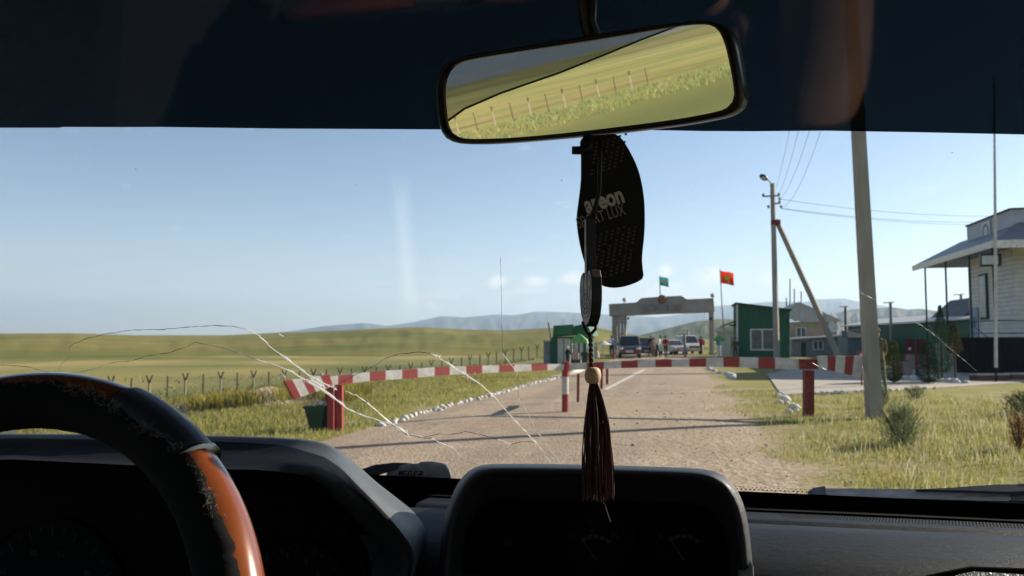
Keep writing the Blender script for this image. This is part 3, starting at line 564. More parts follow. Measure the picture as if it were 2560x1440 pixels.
person('person in a dark red top and navy trousers standing on the road near the cars', on(1664, 64), R(150), cl('dark_red', (.28, .025, .03)), cl('navy', (.02, .03, .05)), 1.72, .12)
person('person in black clothes with dark hair standing between the two dark cars', on(1627, 65), R(20), cl('black', (.02, .02, .022)), cl('black', (.02, .02, .022)), 1.74, .2, 0, (.2, .1))
person('bare legged person in a beige outfit beside the man in the white shirt', on(1633, 63.5), R(200), cl('beige', (.36, .24, .17)), cl('beige', (.36, .24, .17)), 1.6, .1, 0, (.15, .1), bare=.5)
person('person in a blue top and white trousers under the pale green canopy', on(1797, 63), R(190), cl('sky_blue', (.08, .24, .42)), cl('white', (.7, .69, .66)), 1.7, .08)
person('person in dark olive clothes standing by the corner of the green hut', on(1838, 56), R(180), cl('olive', (.07, .075, .04)), cl('olive', (.07, .075, .04)), 1.6, .1)
person('short person in black with a pale cap before the white panels of the guard booth', on(1419, 42), R(140), cl('black', (.02, .02, .022)), cl('black', (.02, .02, .022)), 1.12, .06, cap=cl('white', (.7, .69, .66)))
person('person in a pale blue shirt and dark trousers standing left of the dark minivan', on(1529, 64), R(160), cl('pale_blue', (.45, .52, .62)), cl('navy', (.02, .03, .05)), 1.75, .2)
person('person in a red top and black trousers walking behind the white off roader', on(1752, 74), R(120), cl('red', (.4, .04, .04)), cl('black', (.02, .02, .022)), 1.7, .25)
person('woman in a pink top and long skirt near the white parasols', on(1490, 52), R(170), cl('pink', (.62, .36, .36)), cl('pale_pink', (.6, .48, .44)), 1.25, .04, dress=True)
# ------------------------------------------------------------------ border portal, flags
PC = M('portal_concrete', (.34, .30, .25), .9, .15, 1.2, .3, dscale=12); DARKW = M('dark_window', (.03, .035, .04), .2, .2, 3, spec=.5); BRONZE = M('bronze_emblem', (.22, .09, .05), .5, .3, 6)
DP = 74
po = thing('border_portal', 'wide grey concrete gateway over the road with a stepped beam and four inscribed panels', 'gateway', RP(1655, 888, DP))
front = [RP(x, y, DP) for x, y in ((1522, 760), (1590, 756), (1603, 745), (1655, 741), (1704, 739), (1717, 748), (1784, 745), (1787, 779), (1655, 784), (1523, 790))]
MB().prism(front, RT * 2.6).build('beam', PC, po, bevel=.05)
b = MB()
for x0, x1 in ((1611, 1639), (1643, 1668), (1671, 1689), (1692, 1701)): b.prism([RP(x0, 762, DP) - RT * .05, RP(x1, 761, DP) - RT * .05, RP(x1, 777, DP) - RT * .05, RP(x0, 778, DP) - RT * .05], -RT * .08)
b.build('inscription_panel', M('panel_stone', (.25, .23, .21), .8), po, bevel=.02)
MB().ball(RP(1655, 748, DP) - RT * .15, (.42, .12, .42), 14, 8, (RC, RT, UP)).build('emblem', BRONZE, po, smooth=True)
def zb(px, D, off=0): q = RP(px, 845, D); return Vector((q.x, q.y, -.1)) + RT * off
def col(px, w, d, ztop, off): q = zb(px, DP, off); MB().rbox(q + UP * (ztop / 2), (w, d, ztop)).build('column', PC, po, bevel=.03)
zt = RP(1540, 786, DP).z
col(1535, .42, 2.0, zt + .1, 1.3)
for i, x in enumerate((1545.5, 1554, 1562)): col(x, .20, .9, zt + .1, .7 + .1 * i)
MB().rbox(zb(1553, DP, .72) + UP * (zt - .35), (.95, 1.0, .8)).build('column_head', PC, po, bevel=.03)
col(1780, .42, 1.6, RP(1780, 780, DP).z + .12, 1.0)
for x, y in ((1560, 752), (1782, 741)):
    q = RP(x, y, DP) + RT * .6; LB = MB().tube([q - UP * .4, q], .05, 6).ball(q + UP * .12, .22, 10, 8).build('globe_lamp', WHITE, po, smooth=True)
MB().bar(RP(1772, 795, DP), RP(1780, 798, DP), .3, .25).build('traffic_camera', DARKW, po); MB().bar(RP(1568, 796, DP), RP(1573, 796, DP), .2, .2).build('traffic_camera', DARKW, po)
def flag(px, yb, yt, fx, fy, D, m, label, emb, off=0, fc=(.95, .20, .07, 1)):
    b0 = RP(px[0], yb, D) + RT * off; t0 = RP(px[1], yt, D) + RT * off; th = thing('flag', label, 'flag', b0); MB().tube([b0, t0], [.06, .035], 8).build('pole', WHITE if off == 0 else STEEL, th)
    w, h = fx, fy; top = t0.lerp(b0, .02); f = MB(); r = []
    for i in range(13):
        u = i / 12; r.append([top + RC * (u * w) + UP * (-u * .22 * w - v * h) + RT * (.16 * w * math.sin(u * 7 + v)) for v in (0, .5, 1)])
    f.loft(r, closed=False); c = f.build('cloth', m, th, smooth=True); tt = m.node_tree; tl_ = nd(tt, 'ShaderNodeBsdfTranslucent'); tl_.inputs[0].default_value = fc; mx_ = nd(tt, 'ShaderNodeMixShader'); mx_.inputs[0].default_value = .55; tt.links.new(tt.nodes['Principled BSDF'].outputs[0], mx_.inputs[1]); tt.links.new(tl_.outputs[0], mx_.inputs[2]); tt.links.new(mx_.outputs[0], tt.nodes['Material Output'].inputs[0]); md = c.modifiers.new('s', 'SOLIDIFY'); md.thickness = .01
    e = MB(); ctr = top + RC * w * .5 + UP * (-.11 * w - h * .5); pts = []
    for k in range(28): rr = h * (.27 if k % 2 else .2); pts.append(ctr + RC * rr * math.cos(k * .2244) + UP * rr * math.sin(k * .2244) - RT * (.19 * w))
    e.prism(pts, RT * .38 * w).build('sun_emblem', emb, th)
YEL = M('flag_yellow', (.75, .5, .06), .8, .1)
flag((1812, 1800), 890, 672, 1.0, .95, 60, M('flag_red', (.72, .07, .03), .8, .12, 3), 'red flag with a yellow sun flying from a tall white pole beside the green hut', YEL)
flag((1650, 1648), 741, 688, .85, .85, DP, M('flag_turquoise', (.06, .46, .54), .8, .12, 3), 'turquoise flag flying on top of the concrete gateway', YEL, 1.0, (.08, .55, .65, 1))

# ------------------------------------------------------------------ huts and houses
GREEN = M('green_cladding', (.014, .095, .050), .6, .25, 2, .2, stretch=(6, 6, .5)); LGREEN = M('light_green_canvas', (.18, .42, .12), .8, .15, 3); PANEL = M('pale_panel', (.50, .49, .45), .7, .12, 2); PVC = M('white_frame', (.62, .62, .60), .5, .08, 4); GLASS = M('window_glass', (.10, .12, .13), .15, .3, 2, spec=.6); TAN = M('tan_render', (.40, .33, .26), .9, .15, 1.5); ROOFG = M('grey_sheet_roof', (.44, .43, .42), .5, .15, 1, metal=.2, stretch=(8, 1, 1)); GREYW = M('grey_boards', (.26, .27, .27), .8, .2, 2); SIDING = M('white_siding', (.70, .68, .63), .7, .1, 2)
SIDING.node_tree.nodes['Principled BSDF'].inputs['Roughness'].default_value = .75
def quadf(b, D, pts, dep): return b.prism([RP(x, y, D) for x, y in pts], RT * dep)
def window(parent, D, x0, y0, x1, y1, panes=2, fr=.09):
    w = MB(); a, c = RP(x0, y1, D) - RT * .03, RP(x1, y0, D) - RT * .03; ex = (RP(x1, y1, D) - RP(x0, y1, D)); W_ = ex.length; ex.normalize(); Hh = c.z - a.z
    def r(bb, u0, u1, v0, v1, o, d): bb.prism([a + ex * u0 + UP * v0 - RT * o, a + ex * u1 + UP * v0 - RT * o, a + ex * u1 + UP * v1 - RT * o, a + ex * u0 + UP * v1 - RT * o], RT * d)
    r(w, 0, W_, 0, fr, .04, .1); r(w, 0, W_, Hh - fr, Hh, .04, .1)
    for k in range(panes + 1): u = k * (W_ - fr) / panes; r(w, u, u + fr, fr, Hh - fr, .04, .1)
    f = w.build('window', PVC, parent); g = MB(); r(g, fr * .5, W_ - fr * .5, fr * .5, Hh - fr * .5, -.01, .02); g.build('pane', GLASS, f); return f
D = 57; hut = thing('green_hut', 'dark green hut with a sloping roof and a white framed window right of the road', 'hut', RP(1908, 893, D))
quadf(MB(), D, [(1843, 897), (1843, 760), (1974, 776), (1974, 897)], 4.5).build('wall', GREEN, hut)
b = MB(); b.prism([RP(1838, 756, D) - RT * .3, RP(1978, 773, D) - RT * .3, RP(1978, 777, D) - RT * .3, RP(1838, 760, D) - RT * .3], RT * 5.2); b.build('roof', M('roof_dark', (.03, .04, .04), .6), hut)
MB().bar(RP(1843, 897, D) - RT * .03, RP(1843, 760, D) - RT * .03, .1, .1, up=(0, 1, 0)).build('corner_trim', PVC, hut)
window(hut, D, 1876, 822, 1937, 876)
aw = MB(); aw.prism([RP(1803, 815, D + 2), RP(1843, 799, D + 2), RP(1843, 803, D + 2), RP(1803, 818, D + 2)], RT * 3); aw.bar(RP(1823, 813, D + 2.2), RP(1842, 814, D + 2.2), .12, .12); aw.build('awning', DGREEN, hut)
D = 66; k = thing('white_kiosk', 'small white flat roofed kiosk between the gateway and the green hut', 'kiosk', RP(1815, 890, D)); quadf(MB(), D, [(1796, 890), (1796, 829), (1850, 829), (1850, 890)], 4).build('wall', PANEL, k); quadf(MB(), D - .3, [(1789, 830), (1790, 819), (1852, 816), (1852, 829)], 4.6).build('roof', WHITE, k); quadf(MB(), D - .05, [(1826, 889), (1826, 842), (1842, 842), (1842, 889)], .06).build('door', GREYW, k)
def canopy(px, yb, ye, yt, wpx, D, label):
    q = RP(px, yb, D); th = thing('canopy', label, 'canopy', q); hw = wpx / FPX * D / 2; ze, zt_ = RP(px, ye, D).z, RP(px, yt, D).z; z0 = q.z
    r0 = [Vector((q.x, q.y, 0)) + RC * i * hw + RT * (j * hw + hw) for i, j in ((-1, -1), (1, -1), (1, 1), (-1, 1))]
    MB().loft([[p_ + UP * (ze - .16) for p_ in r0], [p_ + UP * ze for p_ in r0], [Vector((q.x, q.y, zt_)) + RT * hw + RC * .02 * i + RT * .02 * j for i, j in ((-1, -1), (1, -1), (1, 1), (-1, 1))]], cap=False).build('roof', LGREEN, th)
    for p_ in r0: MB().tube([p_ + UP * z0, p_ + UP * ze], .035, 6).build('leg', PVC, th)
canopy(1446, 912, 851, 834, 44, 43, 'light green peaked canopy standing in front of the guard booth'); canopy(1799, 893, 848, 837, 27, 58, 'light green peaked canopy standing beside the white kiosk')
D = 46; bo = thing('guard_booth', 'green and white guard booth with a big dark green sign board along its roof', 'booth', RP(1420, 912, D))
quadf(MB(), D, [(1376, 916), (1376, 843), (1470, 840), (1470, 916)], 3.2).build('wall', GREEN, bo)
b = MB(); quadf(b, D - .25, [(1382, 843), (1384, 814), (1433, 811), (1434, 839)], .25); quadf(b, D - .25, [(1435, 839), (1435, 815), (1466, 808), (1482, 840)], 3.6); b.build('roof', GREEN, bo)
quadf(MB(), D - .30, [(1385, 838), (1386, 815), (1432, 812), (1433, 836)], .04).build('sign_board', M('sign_green', (.03, .15, .07), .6), bo)
for x0, x1 in ((1394, 1408), (1410, 1425), (1436, 1445), (1449, 1457)): quadf(MB(), D - .06, [(x0, 911), (x0, 846), (x1, 846), (x1, 911)], .07).build('panel', PANEL, bo)
gc_ = thing('grey_container', 'grey metal cabin attached to the left of the guard booth', 'cabin', RP(1368, 912, D)); quadf(MB(), D + .2, [(1359, 914), (1359, 853), (1375.5, 853), (1375.5, 914)], 2.6).build('body', GREYW, gc_); quadf(MB(), D, [(1357, 854), (1357, 850), (1376, 850), (1376, 854)], 3).build('roof', PANEL, gc_); MB().tube([RP(1377, 850, D), RP(1375, 828, D), RP(1371, 806, D)], .06, 6).build('chimney', STEEL, gc_)
D = 38; sb = thing('striped_barrier_board', 'small red and white striped board on a dark green base before the guard booth', 'board', RP(1440, 912, D)); b = MB()
for i in range(6): b.mat(i % 2); quadf(b, D, [(1430 + i * 2.8, 899), (1430 + i * 2.8, 882), (1432.8 + i * 2.8, 882), (1432.8 + i * 2.8, 899)], .06)
b.build('board', [RED, WHITE], sb); quadf(MB(), D + .02, [(1429, 914), (1429, 899), (1469, 899), (1469, 914)], .3).build('base', DGREEN, sb); quadf(MB(), D + .35, [(1452, 899), (1452, 880), (1469, 880), (1469, 899)], .1).build('screen', DGREEN, sb)
D = 36; sg = thing('road_sign', 'small round pink and white road sign on a short pale post before the guard booth', 'road sign', RP(1452, 918, D)); MB().tube([RP(1452, 920, D), RP(1452, 893, D)], .03, 6).build('post', WHITE, sg); q = RP(1452, 894, D); MB().tube([q, q - RT * .03], .09, 16).build('sign_face', RED, sg); MB().tube([q - RT * .032, q - RT * .04], .06, 16).build('sign_centre', WHITE, sg)
D = 40; sp = thing('striped_post', 'red post with a white top standing just right of the guard booth', 'post', RP(1471, 918, D)); MB().tube([RP(1471, 918, D), RP(1471, 881, D)], .09, 8).build('pole', RED, sp); MB().tube([RP(1471, 881, D), RP(1471, 868, D)], .085, 8).build('top', WHITE, sp)
for px, D, lab in ((1508, 58, 'white parasol, the nearer one left of the dark minivan'), (1524, 62, 'white parasol, the farther one beside the gateway columns')):
    q = RP(px, 893, D); th = thing('parasol', lab, 'parasol', q); c = RP(px, 851, D); rr = .62; b = MB()
    b.loft([[c + RC * rr * math.cos(a) + RT * rr * math.sin(a) - UP * .32 for a in [.3927 * i for i in range(16)]], [c + RC * .03 * math.cos(a) + RT * .03 * math.sin(a) for a in [.3927 * i for i in range(16)]]], cap=False).build('canopy', WHITE, th); MB().tube([q, c], .03, 6).build('pole', STEEL, th)
# tan house and the cluster behind the prop
D = 84; th_ = thing('tan_house', 'tan rendered house with a pale metal gable roof behind the propped pole', 'house', RP(2030, 880, D))
b = MB(); quadf(b, D, [(1968, 888), (1968, 806), (2092, 800), (2092, 888)], 9); b.build('wall', TAN, th_)
b = MB(); b.prism([RP(1946, 790, D) - RT * .4, RP(1996, 757, D) - RT * .4, RP(2097, 803, D) - RT * .4, RP(2010, 806, D) - RT * .4], RT * .3); b.prism([RP(1996, 755, D) - RT * .5, RP(2100, 800, D) - RT * .5, RP(2100, 805, D) - RT * .5, RP(1996, 760, D) - RT * .5], RT * 9.5); b.prism([RP(1940, 790, D) - RT * .5, RP(1996, 755, D) - RT * .5, RP(1996, 760, D) - RT * .5, RP(1940, 796, D) - RT * .5], RT * 9.5); b.build('roof', ROOFG, th_)
quadf(MB(), D - .3, [(1976, 795), (1998, 770), (2016, 798), (1990, 803)], .5).build('dormer', GREYW, th_)
window(th_, D, 1990, 818, 2016, 843)
for x, y0, y1 in ((1975, 770, 697), (2003, 775, 728), (1966, 765, 745), (1986, 765, 722)): MB().tube([RP(x, y0, D + 2), RP(x, y1, D + 2)], .07, 6).build('chimney_pipe', STEEL, th_)
D = 70; gh = thing('grey_outbuilding', 'low grey outbuilding with white framed windows before the tan house', 'outbuilding', RP(2070, 892, D)); quadf(MB(), D, [(1979, 896), (1979, 848), (2118, 842), (2118, 896)], 4).build('wall', GREYW, gh); b = MB(); b.prism([RP(1975, 846, D) - RT * .4, RP(2121, 837, D) - RT * .4, RP(2121, 842, D) - RT * .4, RP(1975, 850, D) - RT * .4], RT * 5); b.build('roof', ROOFG, gh); window(gh, D, 2032, 851, 2059, 875); window(gh, D, 2106, 848, 2119, 868, 1); quadf(MB(), D - .05, [(2003, 894), (2003, 856), (2015, 856), (2015, 894)], .06).build('door', DGREEN, gh)
MB_ = thing('satellite_dish', 'white satellite dish on the corner of the tan house', 'satellite dish', RP(2081, 822, 82)); b = MB(); c = RP(2081, 818, 82); nrm = (-RT + UP * .35 + RC * .5).normalized(); ux = nrm.cross(UP).normalized(); uy = ux.cross(nrm)
b.loft([[c + (ux * math.cos(a) + uy * math.sin(a) * 1.15) * r + nrm * (r * r * .5) for a in [.3927 * i for i in range(16)]] for r in (.02, .25, .42, .52)], cap=False).build('dish', WHITE, MB_, smooth=True); MB().tube([c, c - nrm * .6], .04, 6).build('arm', STEEL, MB_)
D = 62; gs = thing('dark_shed', 'grey shed with a dark roof half hidden behind the leaning concrete pole', 'shed', RP(2160, 895, D)); quadf(MB(), D, [(2120, 897), (2120, 843), (2188, 843), (2188, 897)], 4).build('wall', M('blue_grey_wall', (.16, .19, .21), .8), gs); b = MB(); b.prism([RP(2117, 844, D) - RT * .3, RP(2122, 826, D) + RT * 1, RP(2190, 820, D) + RT * 1, RP(2192, 844, D) - RT * .3], RT * 2); b.build('roof', M('dark_roof', (.035, .05, .05), .7), gs)
lgA, lgB = P(2120, 845, 72), P(2422, 845, 46); lgd = (lgB - lgA).normalized(); lgn = Vector((lgd.y, -lgd.x, 0))
lg = thing('long_green_barracks', 'long low dark green building with a pale grey roof behind the porch', 'building', (lgA.x, lgA.y, 0))
b = MB(); za, zb_ = 1.6 + 12 / FPX * 70, 1.6 + 46 / FPX * 37; zt1 = 2.65
MB().prism([Vector((lgA.x, lgA.y, -.1)), Vector((lgB.x, lgB.y, -.1)), Vector((lgB.x, lgB.y, zt1)), Vector((lgA.x, lgA.y, zt1))], lgn * -6).build('wall', GREEN, lg)
b = MB(); e_ = lgn * .4; b.prism([Vector((lgA.x, lgA.y, zt1)) + e_ - lgd, Vector((lgB.x, lgB.y, zt1)) + e_ + lgd * .5, Vector((lgB.x, lgB.y, zt1 + .62)) - lgn * 3 + lgd * .5, Vector((lgA.x, lgA.y, zt1 + .62)) - lgn * 3 - lgd], UP * .1); b.build('roof', ROOFG, lg)
D = 52; rh = thing('dark_roofed_house', 'house with a dark grey pitched roof seen under the porch of the guard house', 'house', RP(2420, 860, D)); b = MB(); b.prism([RP(2365, 806, D), RP(2398, 800, D), RP(2470, 738, D), RP(2560, 800, D)], RT * 7); b.build('roof', M('slate_roof', (.12, .12, .125), .7, .2, 2), rh); quadf(MB(), D + .2, [(2392, 872), (2392, 800), (2556, 799), (2556, 872)], 6.5).build('wall', SIDING, rh)
for px, yb, yt, D, lab in ((2115, 880, 767, 75, 'dark distant wooden utility pole left of the leaning concrete pole'), (2228, 850, 757, 60, 'distant utility pole rising behind the long green building'), (2404, 800, 737, 66, 'distant pole with a bent street lamp seen under the porch'), (1713, 895, 836, 66, 'dark steel post standing beside the white off roader'), (1721, 890, 826, 95, 'thin far pole under the gateway beam')):
    q = RP(px, yb, D); o = thing('distant_pole', lab, 'pole', (q.x, q.y, 0)); MB().tube([Vector((q.x, q.y, -.1)), RP(px - 2, yt, D)], .11, 6).build('shaft', STEEL if D != 75 else WOOD, o); tq = RP(px - 2, yt, D)
    MB().bar(tq - RC * .5, tq + RC * .25 + UP * .05, .07, .07).build('arm', STEEL, o)

# ------------------------------------------------------------------ white guard house on the right
gw = thing('guard_house', 'white sided guard house on a raised base with an overhanging hipped roof and stepped parapet', 'house', P(2545, 845, 32.5))
wn = Vector((21, 32.5, 0)); wd = Vector((.215, .977, 0)); wr = Vector((.977, -.215, 0)); wf = wn + wd * 5.4  # guard house coordinates and heights already enlarged once about the camera
def V3(p_, z): return Vector((p_.x, p_.y, z))
MB().prism([V3(wn, 1.28), V3(wf, 1.28), V3(wf, 5.4), V3(wn, 5.4)], wr * 9).build('wall', SIDING, gw)
b = MB(); sl = []
for z in [1.45 + .19 * i for i in range(20)]: b.bar(V3(wn, z) - wr * .012, V3(wf, z) - wr * .012, .03, .014); b.bar(V3(wn, z) - wd * .012, V3(wn, z) + wr * 9 - wd * .012, .03, .014)
b.build('siding_board', M('siding_joint', (.36, .35, .33), .8), gw)
e0, e1 = Vector((19.5, 31.75, 0)) - wd * .5, Vector((19.5, 31.75, 0)) + wd * 10.7; e2, e3 = e1 + wr * 12, e0 + wr * 12; i0, i1 = wn + wd * .3 + wr * .4, wf + wd * 2.2 + wr * .4; i2, i3 = i1 + wr * 6, i0 + wr * 6; ez = 5.37
MB().loft([[V3(q, ez) for q in (e0, e1, e2, e3)], [V3(q, ez + .15) for q in (e0, e1, e2, e3)], [V3(q, ez + 1.15) for q in (i0, i1, i2, i3)]]).build('roof', M('blue_grey_roof', (.19, .20, .225), .5, .15, 1, metal=.2), gw)
MB().bar(V3(e0, ez + .0) - wr * .03, V3(e1, ez + .0) - wr * .03, .07, .27).bar(V3(e0, ez) - wd * .03, V3(e3, ez) - wd * .03, .07, .32).build('fascia', M('cream_fascia', (.85, .80, .70), .7), gw)
p0 = wn + wd * .2 + wr * .05; p1 = wf + wd * .1 + wr * .05
MB().prism([V3(p0, ez + .35), V3(p1, ez + .35), V3(p1, 7.03), V3(p0, 7.03)], wr * 7).build('parapet', M('parapet_sheet', (.46, .47, .50), .6, .1, 2), gw)
b = MB(); b.bar(V3(p0, 7.05) - wr * .03, V3(p1, 7.05) - wr * .03, .1, .06).bar(V3(p0, 7.05) - wd * .03, V3(p0 + wr * 7, 7.05) - wd * .03, .1, .06); b.build('parapet_cap', M('roof_dark', (.03, .04, .04)), gw)
c = lambda s, z: V3(p0.lerp(p1, s), z) - wr * .03
MB().prism([c(.42, 6.0), c(.60, 6.0), c(.60, 6.9), c(.42, 6.9)], -wr * .04).build('sign_board', PVC, gw)
sb_ = MB(); ctr = c(.51, 6.45) - wr * .05; sb_.loft([[ctr + wd * (r * math.cos(a)) + UP * (r * math.sin(a)) for a in [.26 * i for i in range(24)]] for r in (.24, .35)], cap=False); sb_.build('sign_ring', M('sign_blue', (.14, .19, .26), .6), gw)
for y in (34.5, 37.6, 40.75, 31.9):
    q = Vector((19.5 + .215 * (y - 31.75) + .22, y, 0)); MB().tube([V3(q, 0), V3(q, ez)], .045, 8).build('porch_post', DGREEN, gw)
b = MB(); r0, r1 = Vector((19.75, 31.9, 0)), Vector((21.7, 40.75, 0))
for z in (1.8, 2.3): b.tube([V3(r0, z), V3(r1, z)], .022, 6); b.tube([V3(r0, z), V3(r0 + wr * 5, z)], .022, 6)
for i in range(3): a_, b2 = r0.lerp(r1, i / 3), r0.lerp(r1, (i + 1) / 3); b.tube([V3(a_, 1.35), V3(b2, 2.3)], .018, 6)
b.build('railing', DGREEN, gw)
q0 = wn + wd * 2.9 - wr * .03; q1 = wn + wd * 3.9 - wr * .03
fwi = MB().prism([V3(q0, 2.45), V3(q1, 2.45), V3(q1, 4.55), V3(q0, 4.55)], -wr * .05).build('window', DGREEN, gw); MB().prism([V3(q0 + wd * .1, 2.55) - wr * .06, V3(q1 - wd * .1, 2.55) - wr * .06, V3(q1 - wd * .1, 4.45) - wr * .06, V3(q0 + wd * .1, 4.45) - wr * .06], -wr * .01).build('pane', GLASS, fwi)
q0, q1 = wn + wd * 4.2 - wr * .03, wn + wd * 5.2 - wr * .03
MB().prism([V3(q0, 1.65), V3(q1, 1.65), V3(q1, 3.05), V3(q0, 3.05)], -wr * .03).build('notice_board', M('notice_blue', (.30, .36, .46), .7, .2, 5), gw); MB().prism([V3(q0 + wd * .25, 2.1) - wr * .035, V3(q1 - wd * .25, 2.1) - wr * .035, V3(q1 - wd * .25, 2.6) - wr * .035, V3(q0 + wd * .25, 2.6) - wr * .035], -wr * .01).build('notice_print', M('print_blue', (.12, .17, .28), .7, .4, 9), gw)
fl = thing('floodlight', 'square floodlight mounted under the near eave of the white guard house', 'floodlight', P(2475, 650, 32)); MB().rbox(P(2475, 650, 32), (.78, .3, .52)).build('housing', M('lamp_dark_metal', (.03, .035, .04)), fl, bevel=.03); MB().rbox(P(2475, 650, 31.82), (.58, .05, .36)).build('lens', PVC, fl)
MB().prism([V3(r0 - wr * .05, -.05), V3(r1 - wr * .05, -.05), V3(r1 - wr * .05, 1.32), V3(r0 - wr * .05, 1.32)], wr * 10).build('terrace_base', GREYW, gw)
bw = thing('black_fence', 'tall matt black sheet fence in front of the white guard house', 'fence', P(2470, 930, 30)); f0, f1 = P(2382, 845, 36), P(2700, 845, 29.5)
BLK = M('black_sheet', (.007, .007, .008), .7, .2, 3, spec=.08); n_ = 18; b = MB(); row = []
for i in range(73):
    q = f0.lerp(f1, i / 72); o = Vector((-.03, .05, 0)) * (1 if (i // 2) % 2 else 0); row.append([V3(q + o, -.05), V3(q + o, 1.6)])
b.loft(row, closed=False).build('sheet', BLK, bw); b = MB(); b.bar(V3(f0, 1.6), V3(f1, 1.6), .08, .06).build('top_rail', BLK, bw)
# the guard house, scaled about the camera, stands farther back and that much larger
for o_ in list(gw.children_recursive) + [c_ for c_ in fl.children]:
    og = ORG[o_.name]
    for v_ in o_.data.vertices:
        q = v_.co + og; v_.co = Vector((q.x * 1.125, q.y * 1.125, q.z * 1.125 - .2)) - og
# tall thin white flag mast at the right
mq = G(2490, 957); ma = thing('thin_mast', 'very tall thin white mast with a black foot at the far right', 'mast', mq); MB().tube([V3(mq, 0), P(2490, 917, mq.y)], .032, 8).build('foot', BLK, ma); MB().tube([P(2490, 919, mq.y), P(2488, 560, mq.y), P(2485, 200, mq.y)], [.062, .05, .028], 8).build('mast', WHITE, ma)
BRICK = M('red_brick', (.16, .06, .045), .9, .3, 6); CAPW = M('bench_top', (.45, .40, .34), .8, .15, 4)
for i, (x0, x1, yb, lab) in enumerate(((2434, 2513, 953, 'low brick bench with a pale top just left of the thin white mast'), (2522, 2640, 951, 'low brick bench with a pale top at the right edge behind the thin mast'))):
    a_, c_ = G(x0, yb), G(x1, yb - 1); th = thing('brick_bench', lab, 'bench', a_); MB().bar(V3(a_, .1), V3(c_, .1), .4, .24).build('base', BRICK, th); MB().bar(V3(a_, .25), V3(c_, .25), .46, .06).build('top', CAPW, th)
PINK = M('pink_concrete', (.30, .20, .18), .9, .15, 4)
def block(px, yb, w, d, h, lab, m=PINK): q = G(px, yb); th = thing('concrete_planter', lab, 'planter', q); MB().rbox(V3(q, h / 2), (w, d, h)).build('box', m, th, bevel=.02); MB().rbox(V3(q, h + .01), (w * .8, d * .8, .03)).build('soil', BRICK, th)
block(2255, 940, .65, .6, .62, 'low pinkish concrete planter in the shade right of the soldier'); block(2295, 925, 1.1, .6, .75, 'pinkish concrete block under the red notice boards')
for x0, x1, lab in ((2263, 2289, 'red notice board with a white patch, the left one of two on the green wall'), (2293, 2316, 'red notice board, the right one of two, half behind a fir')):
    q0, q1 = P(x0, 893, 33), P(x1, 893, 33); th = thing('red_notice_board', lab, 'notice board', q0); MB().prism([V3(q0, .95), V3(q1, .95), V3(q1, 1.55), V3(q0, 1.55)], Vector((0, .05, 0))).build('board', M('dark_red_board', (.085, .016, .018), .8), th); MB().tube([V3(q0, 0), V3(q0, .95)], .03, 6).build('leg', DRED, th); MB().tube([V3(q1, 0), V3(q1, .95)], .03, 6).build('leg', DRED, th)
    if x0 == 2263: MB().ball(V3(q0.lerp(q1, .45), 1.15) - Vector((0, .01, 0)), (.07, .012, .06)).build('white_patch', WHITE, th)
ss = thing('stop_paddle', 'small red sign with a white mark beside the soldier, left of the leaning pole', 'sign', on(2151, 26)); q = on(2151, 26); MB().tube([q, V3(q, .8)], .025, 6).build('post', DRED, ss); MB().rbox(V3(q, .98), (.22, .03, .36)).build('face', RED, ss); MB().ball(V3(q, 1.04) - RT * .02, (.05, .01, .05)).build('mark', WHITE, ss)

# ------------------------------------------------------------------ conifers and shrubs
BARK = M('bark', (.07, .05, .035), .95, .3, 8, .5); CON = MC('needles', .9, .15)
def conifer(q, h, r, label, cols, n=1500, taper=1., base=.12, name='conifer', leaf=.03):
    th = thing(name, label, 'tree', q); MB().tube([q - UP * .1, q + UP * h * .5, q + UP * h], [.05, .03, .008], 7).build('trunk', BARK, th)
    vs, fs, cc = [], [], []; lim = []
    for i in range(n):
        f = random.random() ** 1.25; z = base + (1 - base) * f; env = r * ((1 - f) ** taper) * (.75 + .45 * noise.noise((f * 7, i * .37 % 6.3, q.x))) * (min(1, f * 6 + .35))
        a = random.uniform(0, 6.283); rad = env * random.random() ** .45; p_ = q + Vector((math.cos(a) * rad, math.sin(a) * rad, z * h)); d = Vector((math.cos(a), math.sin(a), random.uniform(-.2, .9))).normalized() * leaf * random.uniform(.8, 2.2); s_ = d.cross(Vector((random.random(), random.random(), 1))).normalized() * leaf * .5
        k = len(vs); vs += [p_ - s_, p_ + s_, p_ + d]; fs.append((k, k + 1, k + 2)); c0 = random.choice(cols); g = random.uniform(.6, 1.3); cc += [(c0[0] * g, c0[1] * g, c0[2] * g, 1)] * 3
    b = MB(); b.add(vs, fs); o = b.build('crown', CON, th); at = o.data.color_attributes.new('tint', 'FLOAT_COLOR', 'POINT'); at.data.foreach_set('color', np.array(cc, np.float32).ravel()); return th
conifer(on(2232, 28), 1.45, .40, 'rounded yellowish green juniper standing by the paving right of the soldier', [(.09, .13, .03), (.16, .17, .035), (.05, .08, .03)], 5000, .35, .02)
conifer(on(2352, 28.5), 2.75, .62, 'tall dark fir with a thin spire before the porch posts', [(.03, .08, .035), (.05, .10, .05)], 6000, .8)
conifer(on(2385, 28), 2.05, .36, 'slim brownish young tree on a bare stem right of the tall fir', [(.10, .09, .04), (.08, .07, .03)], 2500, .5, .5)
conifer(on(2318, 27.5), 1.45, .55, 'broad dark bush in the shade left of the tall fir', [(.025, .055, .028), (.045, .075, .035)], 5000, .4, .02)
